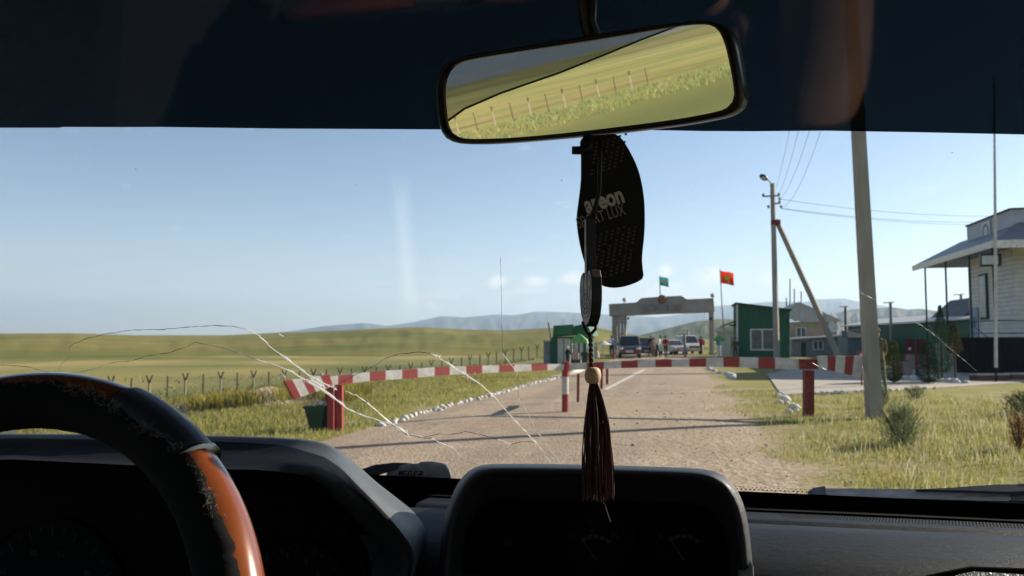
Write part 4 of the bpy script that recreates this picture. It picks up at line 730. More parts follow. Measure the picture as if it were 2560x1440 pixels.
def shrub(q, h, r, label, cols, n, name='shrub', wid=.012):
    th = thing(name, label, 'shrub', q); b = MB(); cc = []; st = MB()
    for i in range(14): a = random.uniform(0, 6.28); st.tube([q - UP * .03, q + Vector((math.cos(a) * r * .4, math.sin(a) * r * .4, h * .5)), q + Vector((math.cos(a) * r * .75, math.sin(a) * r * .75, h * random.uniform(.7, 1)))], [.006, .005, .003], 5)
    st.build('stems', BARK, th)
    for i in range(int(n * .95)):
        a = random.uniform(0, 6.28); f = random.random() ** .8; rad = r * (.7 + .6 * noise.noise((a * 2, q.x, q.y))) * random.random() ** .6 * (.4 + .6 * math.sin(math.pi * min(1, f * .8 + .15))); p_ = q + Vector((math.cos(a) * rad, math.sin(a) * rad, h * f * random.uniform(.7, 1.05))); d = Vector((math.cos(a) * .5, math.sin(a) * .5, 1.)).normalized() * random.uniform(.03, .09); s_ = Vector((-math.sin(a + i), math.cos(a + i), 0)) * wid * .5
        b.add([p_ - s_, p_ + s_, p_ + d], [(0, 1, 2)]); c0 = random.choice(cols); g = random.uniform(.7, 1.3); cc += [(c0[0] * g, c0[1] * g, c0[2] * g, 1)] * 3
    o = b.build('foliage', CON, th); at = o.data.color_attributes.new('tint', 'FLOAT_COLOR', 'POINT'); at.data.foreach_set('color', np.array(cc, np.float32).ravel())
WORM = [(.19, .23, .12), (.24, .27, .14), (.15, .19, .09), (.28, .29, .17)]
shrub(G(2255, 1115), .62, .42, 'biggest grey green wormwood bush in the grass right of the leaning pole', WORM, 2600)
shrub(G(2205, 1020), .5, .3, 'grey green bush growing at the foot of the leaning concrete pole', WORM, 1300); shrub(G(2290, 1000), .35, .32, 'low greyish bush in the grass below the paving edge', WORM, 900)
shrub(G(2548, 1130), .55, .18, 'rust red dock plant at the right edge of the grass', [(.26, .10, .035), (.2, .09, .04)], 700); shrub(G(2556, 1040), .5, .5, 'dark green bush cut by the right edge of the view', [(.03, .06, .02), (.05, .08, .03)], 1800)

# ------------------------------------------------------------------ vehicles by the gateway
TYRE = M('tyre', (.015, .015, .016), .8); RIM = M('alloy', (.35, .35, .36), .35, .1, 5, metal=.8); HEAD = M('headlight_lens', (.75, .75, .76), .1, .05, 5, spec=.8); CHROME = M('chrome', (.6, .6, .62), .2, .05, 5, metal=1); PLATE = M('number_plate', (.7, .7, .68), .5)
def vehicle(name, label, cat, loc, rz, m, Lh, Wd, Ht, kind):
    """local: front at -Y"""
    t_ = thing(name, label, cat, loc, 'cars waiting under the gateway', rz); L2_, w = Lh / 2, Wd / 2; bz = .28
    if kind == 'van': hood, ws, rr, belt = -.62, -.28, .96, .56
    elif kind == 'suv': hood, ws, rr, belt = -.52, -.12, .97, .58
    else: hood, ws, rr, belt = -.48, -.05, .55, .62
    zb_ = Ht * belt; zh = zb_ * .93
    prof = [(-1, bz + .12), (-.98, zh * .8), (-.90, zh * .93), (hood, zb_), (.9, zb_), (.99, zb_ * .9), (1, bz + .1), (.95, bz), (-.95, bz)]
    MB().loft([[Vector((x * sc, y * L2_ * (1 if abs(x) < w * .9 else .965), z)) for y, z in prof] for x, sc in ((-w, 1), (-w * .9, 1), (w * .9, 1), (w, 1))]).build('body', m, t_, bevel=.05, local=True)
    tp = Ht - .02; gh_ = [(hood + .02, zb_ - .03), (ws, tp - .05), (ws + .12, tp), (rr - .15, tp), (rr - (.02 if kind != 'car' else -.28), zb_ - .03)]
    MB().loft([[Vector((x * (1 if z < zb_ else .84), y * L2_, z)) for y, z in gh_] for x in (-w * .95, w * .95)]).build('cabin', m, t_, bevel=.04, local=True)
    a_, c_ = Vector((0, (hood + .02) * L2_, zb_)), Vector((0, ws * L2_, tp - .07)); nn = (c_ - a_).cross(Vector((1, 0, 0))).normalized(); nn = nn if nn.y < 0 else -nn
    MB().add([a_ + Vector((-w * .86, 0, .03)) + nn * .015, a_ + Vector((w * .86, 0, .03)) + nn * .015, c_ + Vector((w * .74, 0, 0)) + nn * .015, c_ + Vector((-w * .74, 0, 0)) + nn * .015], [(0, 1, 2, 3)]).build('windscreen', DARKW, t_, local=True)
    for sgn in (-1, 1):
        g = MB(); X0, X1 = sgn * (w * .955 + .008), sgn * (w * .84 + .008); ys = [lerp(ws - .05, rr - .12, k / 3) * L2_ for k in range(4)]
        for k in range(3): g.add([(X0, ys[k] + .05 - (.22 if k == 0 else 0), zb_ + .04), (X0, ys[k + 1] - .04, zb_ + .04), (X1, ys[k + 1] - .05, tp - .1), (X1, ys[k] + .06, tp - .1)], [(0, 1, 2, 3)])
        g.build('side_windows', DARKW, t_, local=True)
        MB().ball((sgn * w * .76, -L2_ * .955, zh * .80), (.17, .07, .10), 10, 6).build('headlight', HEAD, t_, smooth=True, local=True)
        MB().ball((sgn * (w + .09), (hood + .16) * L2_, zb_ + .1), (.09, .06, .08), 8, 6).build('wing_mirror', m, t_, smooth=True, local=True)
        for yy in (-.62, .62):
            wh = MB(); wh.tube([(sgn * (w - .2), yy * L2_, .33), (sgn * (w - .01), yy * L2_, .33)], .33, 18); wo_ = wh.build('wheel', TYRE, t_, bevel=.03, local=True); MB().tube([(sgn * (w - .02), yy * L2_, .33), (sgn * (w + .008), yy * L2_, .33)], .2, 14).build('rim', RIM, wo_, local=True)
    MB().box((0, -L2_ * .985, zh * .72), (w * 1.0, .08, .14)).build('grille', DARKW, t_, local=True); MB().box((0, -L2_ * 1.0, bz + .2), (w * 1.85, .1, .18)).build('bumper', m, t_, bevel=.03, local=True); MB().box((0, -L2_ * 1.0 - .06, bz + .22), (.5, .02, .11)).build('number_plate', PLATE, t_, local=True)
    return t_
def onr(px, D): q = P(px, 845, D); return Vector((q.x, q.y, .03))
rzr = -math.atan2(RT.x, RT.y)
paint = lambda n, c: M('car_' + n, c, .35, .08, 3, spec=.5, coat=.6)
vehicle('minivan', 'dark slate minivan facing the barriers with one headlight glinting in the sun', 'car', onr(1574, 63), -.15, paint('slate', (.05, .06, .08)), 4.4, 1.75, 1.78, 'van')
vehicle('parked_car', 'dark navy car beside the slate minivan, partly hidden by people', 'car', onr(1617, 68), -.16, paint('navy', (.02, .025, .04)), 4.5, 1.75, 1.62, 'suv')
vehicle('parked_car', 'low white and red tinted saloon behind the person in dark red', 'car', onr(1682, 76), rzr + .4, paint('pearl', (.5, .42, .40)), 4.3, 1.7, 1.42, 'car')
vehicle('off_roader', 'white boxy off roader standing right of the dark steel post', 'car', onr(1720, 78), rzr + .25, paint('white', (.62, .61, .58)), 4.6, 1.8, 1.85, 'suv')
# second barrier near the gateway
D = 55; b2 = thing('far_boom_barrier', 'small distant red and white boom in front of the dark slate minivan', 'barrier', RP(1530, 897, D)); b = MB()
for i, (x0, x1) in enumerate(((1532, 1549), (1549, 1564), (1564, 1583), (1583, 1600))): b.mat(i % 2); quadf(b, D, [(x0, 881), (x0, 875), (x1, 875), (x1, 881)], .06)
b.build('boom', [WHITE, RED], b2); MB().tube([RP(1534, 898, D), RP(1534, 874, D)], .08, 8).build('post', RED, b2)
rs = thing('red_road_sign', 'round red road sign among the vehicles under the gateway beam', 'road sign', RP(1754, 893, 80)); q = RP(1754, 856, 80); MB().tube([V3(q, 0), q], .04, 6).build('post', STEEL, rs); MB().tube([q - RT * .04, q - RT * .08], .33, 18).build('sign_face', RED, rs); MB().rbox(q - RT * .1, (.4, .02, .1)).build('bar', WHITE, rs)
D = 105; fg = thing('far_green_building', 'low distant green building beyond the gateway', 'building', RP(1738, 880, D)); quadf(MB(), D, [(1722, 884), (1722, 852), (1752, 852), (1752, 884)], 5).build('wall', GREEN, fg); quadf(MB(), D - .3, [(1719, 852), (1721, 847), (1753, 847), (1755, 852)], 5.6).build('roof', DGREEN, fg)
# ------------------------------------------------------------------ the car we sit in (its own frame: u right, v forward, z above the eye)
PHI = R(12); CF = Vector((math.sin(PHI), math.cos(PHI), 0)); CR = Vector((CF.y, -CF.x, 0))
def C(u, v, z): return EYE + CR * u + CF * v + UP * z
def CV(px, py, v): d = ray(px, py); return EYE + d * (v / d.dot(CF))
def PW(px, py, off=0.): d = ray(px, py); q = EYE + d * (.9375 / (d.z + 1.05 * d.dot(CF))); return q - WN * off
WN = (CF * 1.05 + UP).normalized()     # windscreen normal, pointing out of the car
def grain(name, col, rough, sc, st, dist=.0012, spec=.35, wr=0.):
    m = bpy.data.materials.new(name); m.use_nodes = True; t = m.node_tree; b = t.nodes['Principled BSDF']; tcn = nd(t, 'ShaderNodeTexCoord'); p = tcn.outputs['Object']
    b.inputs['Roughness'].default_value = rough; b.inputs['Specular IOR Level'].default_value = spec
    t.links.new(mixc(t, ramp(t, nz(t, p, 12), .35, .65), tuple(x * .85 for x in col), tuple(x * 1.15 for x in col)), b.inputs['Base Color'])
    v = nd(t, 'ShaderNodeTexVoronoi', feature='DISTANCE_TO_EDGE'); v.inputs['Scale'].default_value = sc; t.links.new(p, v.inputs[0]); h = ramp(t, v.outputs['Distance'], 0, .12)
    if wr:
        w = nz(t, p, wr, 6, (1, 2.5, 1)); h = mth(t, 'ADD', h, mth(t, 'MULTIPLY', ramp(t, w, .45, .55), .8))
    bump_to(t, b, h, st, dist); return m
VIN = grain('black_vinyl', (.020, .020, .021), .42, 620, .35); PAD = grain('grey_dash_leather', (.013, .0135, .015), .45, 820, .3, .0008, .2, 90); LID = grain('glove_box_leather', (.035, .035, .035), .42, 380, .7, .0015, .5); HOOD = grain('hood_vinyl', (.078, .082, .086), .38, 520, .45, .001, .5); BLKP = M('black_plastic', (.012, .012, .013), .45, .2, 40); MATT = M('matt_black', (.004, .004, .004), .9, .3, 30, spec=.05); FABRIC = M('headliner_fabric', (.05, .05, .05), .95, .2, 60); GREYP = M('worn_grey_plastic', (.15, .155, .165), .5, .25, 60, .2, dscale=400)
def glassmat(name, col, f0=.04, glossy=True, rough=0.):
    m = bpy.data.materials.new(name); m.use_nodes = True; t = m.node_tree; t.nodes.clear(); o = nd(t, 'ShaderNodeOutputMaterial'); tr = nd(t, 'ShaderNodeBsdfTransparent'); tr.inputs[0].default_value = (*col, 1)
    g = nd(t, 'ShaderNodeBsdfGlossy'); g.inputs['Roughness'].default_value = rough; lw = nd(t, 'ShaderNodeLayerWeight'); lw.inputs[0].default_value = .5
    mx = nd(t, 'ShaderNodeMixShader'); t.links.new(mth(t, 'MULTIPLY_ADD', mth(t, 'POWER', lw.outputs['Facing'], 5), .7, f0), mx.inputs[0]); t.links.new(tr.outputs[0], mx.inputs[1]); t.links.new(g.outputs[0], mx.inputs[2]); t.links.new(mx.outputs[0], o.inputs[0]); return m
car = thing('car_interior', 'dark car interior with cracked windscreen, black dashboard and wood trimmed steering wheel', 'car', C(-.09, .3, -1.6))
UL, UR = -1.04, .84
def win(v): return .9375 - 1.05 * v
ws = MB().add([C(UL, 1.19, win(1.19)), C(UR, 1.19, win(1.19)), C(UR, .535, win(.535)), C(UL, .535, win(.535))], [(0, 1, 2, 3)]).build('windscreen', glassmat('windscreen_glass', (.93, .95, .95), .02), car)
edge = [(-400, 316), (0, 317), (152, 317), (158, 315), (300, 315.5), (400, 315), (700, 319), (1100, 321), (1450, 322), (1600, 322), (1760, 325), (1880, 325.5), (2060, 324), (2300, 328), (2560, 333.5), (2900, 340)]
sp_ = [PW(x, y, .002) for x, y in edge]; topl = [C(UL + (UR - UL) * i / 15, .54, win(.54)) - WN * .002 for i in range(16)]
sb2 = MB(); sb2.add(sp_ + topl, [(i, i + 1, 17 + i, 16 + i) for i in range(15)]); sb2.build('tint_band', glassmat('tint_film', (.0085, .0125, .0145), .05, True, .045), ws)
# frit band at the foot of the glass, with its fading dots
fr_ = MB(); vt, vb = 1.088, 1.19
fr_.add([C(UL, vb, win(vb)) - WN * .002, C(UR, vb, win(vb)) - WN * .002, C(UR, vt, win(vt)) - WN * .002, C(UL, vt - .012, win(vt - .012)) - WN * .002], [(0, 1, 2, 3)])
for i in range(150):
    for j in range(2):
        u = .03 + (i % 26) * .0054 + (j % 2) * .0028; v = vt - .003 - j * .0036 - .012 * (UR - u) / (UR - UL); q = C(u, v, win(v)) - WN * .002; r_ = .0016 - j * .0006; ex, ey = CR * r_, (CF - UP * 1.05).normalized() * r_
        fr_.add([q - ex, q - ey, q + ex, q + ey], [(0, 1, 2, 3)])
fr_.build('frit_band', MATT, ws)
# cracks: bright and dark materials paint in which facets catch the sun
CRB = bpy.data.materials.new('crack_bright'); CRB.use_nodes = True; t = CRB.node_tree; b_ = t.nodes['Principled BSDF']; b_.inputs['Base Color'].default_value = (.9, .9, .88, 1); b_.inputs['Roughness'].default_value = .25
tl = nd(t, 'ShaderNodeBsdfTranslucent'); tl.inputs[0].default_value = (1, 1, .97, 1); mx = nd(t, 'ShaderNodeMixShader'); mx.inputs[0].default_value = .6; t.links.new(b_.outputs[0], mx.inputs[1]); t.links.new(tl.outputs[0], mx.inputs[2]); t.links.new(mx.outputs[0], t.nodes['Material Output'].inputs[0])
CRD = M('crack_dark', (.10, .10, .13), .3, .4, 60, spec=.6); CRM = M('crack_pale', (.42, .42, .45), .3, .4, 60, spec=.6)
def crack(name, segs, mat, ):
    for pts, w in segs:
        b = MB(); q = []
        for (x0, y0), (x1, y1) in zip(pts, pts[1:]):
            n = max(1, int(math.hypot(x1 - x0, y1 - y0) / 9))
            for k in range(n): f = k / n; q.append((lerp(x0, x1, f) + random.gauss(0, .5), lerp(y0, y1, f) + random.gauss(0, .5)))
        q.append(pts[-1]); ws_ = w if isinstance(w, list) else [w]
        rs = [max(.35, lerp(ws_[0], ws_[-1], i / max(1, len(q) - 1)) * (1 if len(ws_) < 3 else 1) * random.uniform(.35, 1.5)) * .00022 for i in range(len(q))]
        if len(ws_) == 3: rs = [pl([(0, ws_[0]), (.5, ws_[1]), (1, ws_[2])], i / max(1, len(q) - 1)) * random.uniform(.35, 1.5) * .00023 for i in range(len(q))]
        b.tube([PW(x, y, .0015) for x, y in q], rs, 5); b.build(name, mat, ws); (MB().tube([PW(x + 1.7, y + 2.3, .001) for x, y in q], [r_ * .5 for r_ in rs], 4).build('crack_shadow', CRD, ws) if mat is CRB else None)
crack('bright_crack', [
    ([(615, 821), (632, 827), (650, 838), (682, 869), (740, 911), (775, 937), (812, 957), (826, 963)], [2.5, 5, 4]),
    ([(640, 895), (690, 911), (730, 926), (765, 949), (800, 968), (850, 1003), (872, 1021), (920, 1040), (965, 1054), (990, 1062)], [2, 6, 2.5]),
    ([(826, 963), (842, 972)], 3), ([(865, 975), (890, 986)], 2), ([(890, 984), (906, 995), (928, 1012), (952, 1034), (976, 1054), (1002, 1072), (1022, 1085)], [2.5, 4, 6]),
    ([(985, 1062), (1000, 1070), (1018, 1082)], [5, 7, 3]), ([(1078, 881), (1100, 893), (1128, 911), (1165, 936), (1200, 957)], [3, 6, 4]),
    ([(1200, 957), (1232, 986), (1262, 1021), (1300, 1062), (1342, 1106), (1376, 1152)], [3.4, 1.8]), ([(1257, 882), (1276, 906), (1295, 932)], 1.4), ([(1296, 993), (1316, 1022), (1345, 1080), (1380, 1128), (1402, 1156)], 1.6),
    ([(1246, 1096), (1278, 1109)], 2.6), ([(1080, 1094), (1108, 1107), (1134, 1119)], [2, 4, 2.5]), ([(1130, 1114), (1142, 1127), (1152, 1141)], 2.4), ([(1030, 1084), (1058, 1091)], 2.2), ([(780, 948), (806, 964)], 2.8), ([(699, 832), (711, 840)], 2)], CRB)
crack('dark_crack', [
    ([(178, 862), (186, 858), (215, 845), (270, 832), (330, 823), (400, 822), (480, 815), (540, 812), (585, 814), (618, 822)], 1.7), ([(146, 933), (170, 933), (225, 923), (255, 915)], 1.2), ([(276, 905), (330, 900), (370, 887), (425, 880), (465, 866), (488, 853)], 1.5),
    ([(838, 962), (900, 930), (943, 909), (960, 896), (1000, 882), (1050, 878), (1080, 882)], 1.5), ([(1020, 1085), (1056, 1093), (1062, 1091), (1100, 1082), (1124, 1085), (1165, 1076), (1204, 1085), (1244, 1096)], 1.6), ([(1278, 1109), (1304, 1102), (1334, 1103)], 1.5), ([(1058, 1094), (1080, 1093)], 2.4),
    ([(1252, 640), (1254, 760), (1257, 880)], .9), ([(1295, 932), (1297, 992)], .7), ([(906, 1001), (922, 1003)], 2.2)], CRD)
crack('pale_crack', [([(0, 910), (60, 914), (80, 917), (110, 925), (146, 932)], 1.5), ([(146, 932), (152, 912), (172, 892), (178, 882), (176, 868), (180, 861)], 1.1), ([(255, 915), (260, 912), (272, 908), (276, 904)], 1.2), ([(488, 853), (560, 868), (640, 895)], 1.8), ([(1165, 0), (1190, 58), (1204, 88), (1219, 110)], .8), ([(2150, 730), (2188, 747)], .5), ([(1152, 1143), (1166, 1151), (1200, 1161)], .9), ([(2030, 905), (2065, 922)], .9)], CRM)
crack('faint_crack', [([(2290, 802), (2330, 830), (2440, 925)], .4)], M('crack_faint', (.16, .16, .17), .4, .3, 60))
ch = MB()  # white balls with spikes draw in the starburst glare at crack junctions
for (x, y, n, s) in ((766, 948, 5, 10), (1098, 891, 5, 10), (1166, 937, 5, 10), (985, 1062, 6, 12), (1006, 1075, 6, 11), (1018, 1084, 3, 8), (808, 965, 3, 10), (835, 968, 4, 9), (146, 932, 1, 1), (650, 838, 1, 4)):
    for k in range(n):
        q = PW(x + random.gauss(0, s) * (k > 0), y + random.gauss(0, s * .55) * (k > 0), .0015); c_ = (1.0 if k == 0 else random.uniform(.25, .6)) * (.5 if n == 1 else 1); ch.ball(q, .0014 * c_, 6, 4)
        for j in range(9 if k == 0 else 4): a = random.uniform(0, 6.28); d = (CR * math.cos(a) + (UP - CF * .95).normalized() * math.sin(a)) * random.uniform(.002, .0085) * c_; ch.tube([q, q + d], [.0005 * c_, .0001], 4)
gco = ch.build('glint_stars', CRB, ws); gco['kind'] = 'stuff'
du = MB()
for k in range(130):
    q = PW(random.uniform(0, 2560), random.uniform(60, 1180), .001); r_ = random.choice((.0002, .0003, .0004, .0006)) * random.uniform(.6, 1.3); ex, ey = CR * r_, (UP - CF * .95).normalized() * r_; du.add([q - ex, q - ey * random.uniform(.5, 2), q + ex, q + ey], [(0, 1, 2, 3)])
ds = du.build('dust_specks', M('dust', (.5, .48, .44), .9), ws); ds['kind'] = 'stuff'
sm = MB()  # translucent sheets on the glass draw in a faint vertical streak of glare
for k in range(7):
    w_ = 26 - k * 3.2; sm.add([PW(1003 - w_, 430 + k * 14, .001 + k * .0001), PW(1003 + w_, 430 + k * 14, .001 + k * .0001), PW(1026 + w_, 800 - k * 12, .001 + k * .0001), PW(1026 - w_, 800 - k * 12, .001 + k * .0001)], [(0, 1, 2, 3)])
smt = bpy.data.materials.new('glare_smear'); smt.use_nodes = True; t = smt.node_tree; t.nodes.clear(); o_ = nd(t, 'ShaderNodeOutputMaterial'); tr_ = nd(t, 'ShaderNodeBsdfTransparent'); tl_ = nd(t, 'ShaderNodeBsdfTranslucent'); mx_ = nd(t, 'ShaderNodeMixShader'); mx_.inputs[0].default_value = .012; t.links.new(tr_.outputs[0], mx_.inputs[1]); t.links.new(tl_.outputs[0], mx_.inputs[2]); t.links.new(mx_.outputs[0], o_.inputs[0]); sm.build('glare_smear', smt, ws)
# wipers lying on the outside of the glass
def outp(px, py, h=.012): d = ray(px, py); return EYE + d * ((.9375 + h * 1.45) / (d.z + 1.05 * d.dot(CF)))
def wiper_poly(b, pts, h0=.006, h1=.018):     # the upper edge stands farther off the glass, so the flank faces up and back
    y0, y1 = min(p_[1] for p_ in pts), max(p_[1] for p_ in pts); b.prism([outp(x, y, h0 + .016 * (y1 - y) / (y1 - y0)) for x, y in pts], WN * (h1 - h0)); return b
w1 = wiper_poly(MB(), [(962, 1198), (966, 1187), (976, 1176), (990, 1175), (1001, 1167), (1020, 1165), (1044, 1164), (1051, 1159.5), (1078, 1159), (1104, 1163), (1116, 1168), (1123, 1178), (1129, 1197)], .003, .008).build('wiper', GREYP, car, bevel=.0015)
wiper_poly(MB(), [(880, 1185), (935, 1166), (985, 1160.5), (1015, 1161.5), (1040, 1164), (985, 1176), (940, 1190)], .004, .007).build('arm', BLKP, w1)
b = MB(); b.prism([outp(x, y, .0022 + .016 * (1197 - y) / 38) for x, y in ((997, 1179.5), (1057, 1180.5), (1056, 1188), (996, 1187))], WN * .003); b.build('recess', BLKP, w1)
b = MB()
for i, x in enumerate((1009, 1016, 1023, 1030, 1037, 1044)): b.prism([outp(x_, y_, .0012 + .016 * (1197 - y_) / 38) for x_, y_ in ([(x, 1187), (x + 2.2, 1181.5 + (i % 2)), (x + 4.4, 1187), (x + 3.2, 1187), (x + 2.2, 1183.5), (x + 1.4, 1187)] if i % 2 == 0 else [(x, 1181.5), (x + 4, 1181.5), (x + 4, 1183), (x + 1.4, 1184), (x + 1.4, 1187), (x, 1187)])], WN * .002)
b.build('embossed_mark', GREYP, w1)
b = MB()
for i in range(3): b.tube([outp(x_, y_, .002 + .016 * (1197 - y_) / 38) for x_, y_ in ((1086 + i * 5.5, 1175), (1090 + i * 5, 1180), (1091 + i * 5, 1189))], .0006, 5)
b.build('rib', M('rib_grey', (.12, .12, .13), .4), w1)
w2 = wiper_poly(MB(), [(2066, 1227), (2300, 1229), (2528, 1237), (2522, 1253), (2300, 1247), (2066, 1242)], .003, .007).build('wiper', M('wiper_rubber', (.42, .39, .36), .55, .3, 50, .2, stretch=(.3, 3, 3)), car)
wiper_poly(MB(), [(2017, 1254), (2020, 1238), (2034, 1228), (2066, 1223), (2067, 1242), (2040, 1243), (2030, 1255)], .003, .009).build('end_cap', GREYP, w2, bevel=.001); wiper_poly(MB(), [(2290, 1230), (2385, 1225.5), (2400, 1224), (2500, 1217.5), (2600, 1217), (2600, 1232), (2530, 1236), (2400, 1232)], .007, .011).build('arm', BLKP, w2)
wiper_poly(MB(), [(2527, 1253), (2535, 1236), (2545, 1231), (2552, 1222), (2620, 1222), (2620, 1254)], .003, .012).build('hinge', GREYP, w2, bevel=.002); wiper_poly(MB(), [(2020, 1255), (2066, 1243), (2600, 1262), (2600, 1275)], .0, .006).build('blade', BLKP, w2)
# dashboard
prof = [(1.20, -.262), (1.10, -.226), (1.075, -.222), (1.035, -.217), (.990, -.2145), (.978, -.2150), (.974, -.2185), (.970, -.2185), (.964, -.2160), (.952, -.2137), (.93, -.2142), (.91, -.2178), (.885, -.2235), (.862, -.2305), (.845, -.2405), (.83, -.256), (.815, -.29), (.80, -.34), (.79, -.45), (.79, -1.0)]
us = [-.335 + (UR + .335) * i / 60 for i in range(61)]
MB().loft([[C(u, v, z) for v, z in prof] for u in us], closed=False).build('dashboard', PAD, car, smooth=True)
gr = MB(); GP = []
for i in range(190):
    for j in range(5):
        u = .12 + i * .0036 + (j % 2) * .0018; v = 1.0 + j * .006; z = pl([(.99, -.2145), (1.035, -.217), (1.075, -.222), (1.1, -.226)], v) + .0006; q = C(u, v, z); gr.add([q - CR * .0012, q - CF * .0022, q + CR * .0012, q + CF * .0022, q + UP * .0006], [(0, 1, 4), (1, 2, 4), (2, 3, 4), (3, 0, 4)])
gr.build('defroster_grille', M('grille_black', (.006, .006, .006), .7, .2, 40, spec=.08), car); MB().add([C(-.335, 1.19, -.2555), C(UR, 1.19, -.2555), C(UR, 1.10, -.2235), C(UR, 1.034, -.2145), C(-.335, 1.034, -.2145), C(-.335, 1.10, -.2235)], [(0, 1, 2, 5), (5, 2, 3, 4)]).build('defroster_shade', MATT, car)  # the black sheet stands in for the shadowed gap under the glass
def lid_u(v): return pl([(.79, .215), (.80, .215), (.815, .215), (.83, .222), (.85, .24), (.864, .28)], v)
b = MB(); lp_ = [(.864, -.2345), (.86, -.236), (.845, -.243), (.83, -.258), (.815, -.291), (.80, -.341), (.79, -.45), (.79, -.8)]
rr_ = []
for v, z in lp_: u0 = lid_u(v) if z > -.3 else .215; rr_.append([C(lerp(u0, .80, k / 24), v - .006, z + .006) for k in range(25)])
b.loft(rr_, closed=False); b.build('glove_box_lid', LID, car, smooth=True); b = MB()
b.tube([C(lid_u(.83) - .004, .826, -.258), C(lid_u(.85) - .002, .852, -.236), C(.28, .866, -.229), C(.36, .869, -.228), C(.55, .870, -.2278), C(.8, .870, -.2278)], .0036, 8); b.build('glove_box_gap', MATT, car, smooth=True)
# instrument hood
Bk = [(-400, 1086), (40, 1081), (380, 1083), (500, 1086), (600, 1087), (700, 1091), (760, 1094.5), (800, 1099), (832, 1111), (855, 1128), (880, 1151), (920, 1187), (960, 1217), (1000, 1248), (1040, 1280), (1066, 1307), (1075, 1325), (1072, 1345), (1062, 1375), (1040, 1440), (1020, 1560)]
Fr = [(-400, 1096), (40, 1092), (370, 1096), (490, 1098), (590, 1100), (680, 1105), (730, 1112), (770, 1125), (805, 1134), (834, 1150), (862, 1174), (903, 1216), (940, 1252), (975, 1289), (1004, 1324), (1026, 1354), (1036, 1378), (1037, 1400), (1032, 1430), (1020, 1480), (1004, 1580)]
In = [(-400, 1150), (40, 1136), (365, 1152), (480, 1160), (570, 1161), (645, 1162), (700, 1166), (745, 1172), (782, 1180), (810, 1196), (838, 1222), (878, 1264), (914, 1302), (948, 1338), (976, 1370), (996, 1398), (1004, 1420), (1004, 1440), (1000, 1465), (990, 1510), (976, 1600)]
def rg(pts, v): return [CV(x, y, v) for x, y in pts]
def mixr(a, c, f): return [(lerp(x0, x1, f), lerp(y0, y1, f)) for (x0, y0), (x1, y1) in zip(a, c)]
def rgv(pts, v): return [CV(x, y, lerp(v, lerp(v, .923, .96), 1 - sstep(1105, 1230, y))) for x, y in pts]
hd_ = MB().loft([[q - UP * .03 + CF * .06 for q in rg(Bk, .97)], rg(mixr(Bk, Fr, .0), .93), rgv(mixr(Bk, Fr, .22), .87), rgv(mixr(Bk, Fr, .5), .81), rgv(mixr(Bk, Fr, .8), .765), rgv(mixr(Fr, In, .10), .748)], closed=False).build('instrument_hood', HOOD, car, smooth=True, sub=1); MB().loft([rgv(mixr(Fr, In, .08), .7485), rgv(mixr(Fr, In, .35), .742), rgv(mixr(Fr, In, .6), .748), rgv(mixr(Fr, In, .8), .756), rgv(In, .78), rg([(x - 10, y + 12) for x, y in In], .84)], closed=False).build('shaded_lining', grain('shaded_vinyl', (.010, .010, .0105), .6, 520, .3, .001, .15), hd_, smooth=True)  # darker vinyl on the lip and inside paints in their shade
ip = MB(); cv_ = [(0, 1130), (500, 1130), (760, 1150), (900, 1380), (930, 1480), (900, 1700), (-300, 1700), (-300, 1130)]; ip.prism([CV(x, y, .945) for x, y in cv_], CF * .02); inst = ip.build('instrument_panel', MATT, car)
DIALW = M('dial_print', (.028, .028, .027), .8); DIALF = M('dial_face', (.004, .004, .0045), .8, spec=.05)
def dial(parent, cx, cy, rpx, v, name='dial', labels=(), ticks=()):
    c = CV(cx, cy, v); r_ = (CV(cx + rpx, cy, v) - c).length; ey = UP; b = MB(); b.tube([c, c - CF * .002], r_, 36); o = b.build(name, DIALF, parent); g = MB(); g.loft([[c + CR * (rr * math.cos(a)) + ey * (rr * math.sin(a)) - CF * dd for a in [.1571 * i for i in range(40)]] for rr, dd in ((r_ * 1.0, .001), (r_ * 1.0, .005), (r_ * 1.05, .005), (r_ * 1.05, .001))], cap=False); g.build('bezel', MATT, o)
    if ticks:
        g = MB()
        for a, l in ticks: e = CR * math.cos(R(a)) + ey * math.sin(R(a)); g.bar(c + e * r_ * (.93 - l) - CF * .0025, c + e * r_ * .93 - CF * .0025, .0012, .0006, up=CF)
        g.build('ticks', DIALW, o)
    for x, y, s, tx in labels: text_mesh(tx, 'numerals', DIALW, o, CV(x, y, v) - CF * .003, CR, UP, s)
    return o
dial(inst, 128, 1520, 190, .942, 'speedometer', [(78, 1388, .0125, '40'), (146, 1390, .0125, '60'), (0, 1432, .0125, '20'), (212, 1440, .0125, '80')], [(150 - 10 * k, .12 if k % 2 == 0 else .06) for k in range(13)])
dial(inst, 745, 1500, 135, .942, 'rev_counter', [(662, 1402, .0115, '3'), (715, 1394, .0115, '4'), (764, 1408, .0115, '5'), (792, 1440, .0115, '6')], [(150 - 10 * k, .10 if k % 2 == 0 else .05) for k in range(13)])
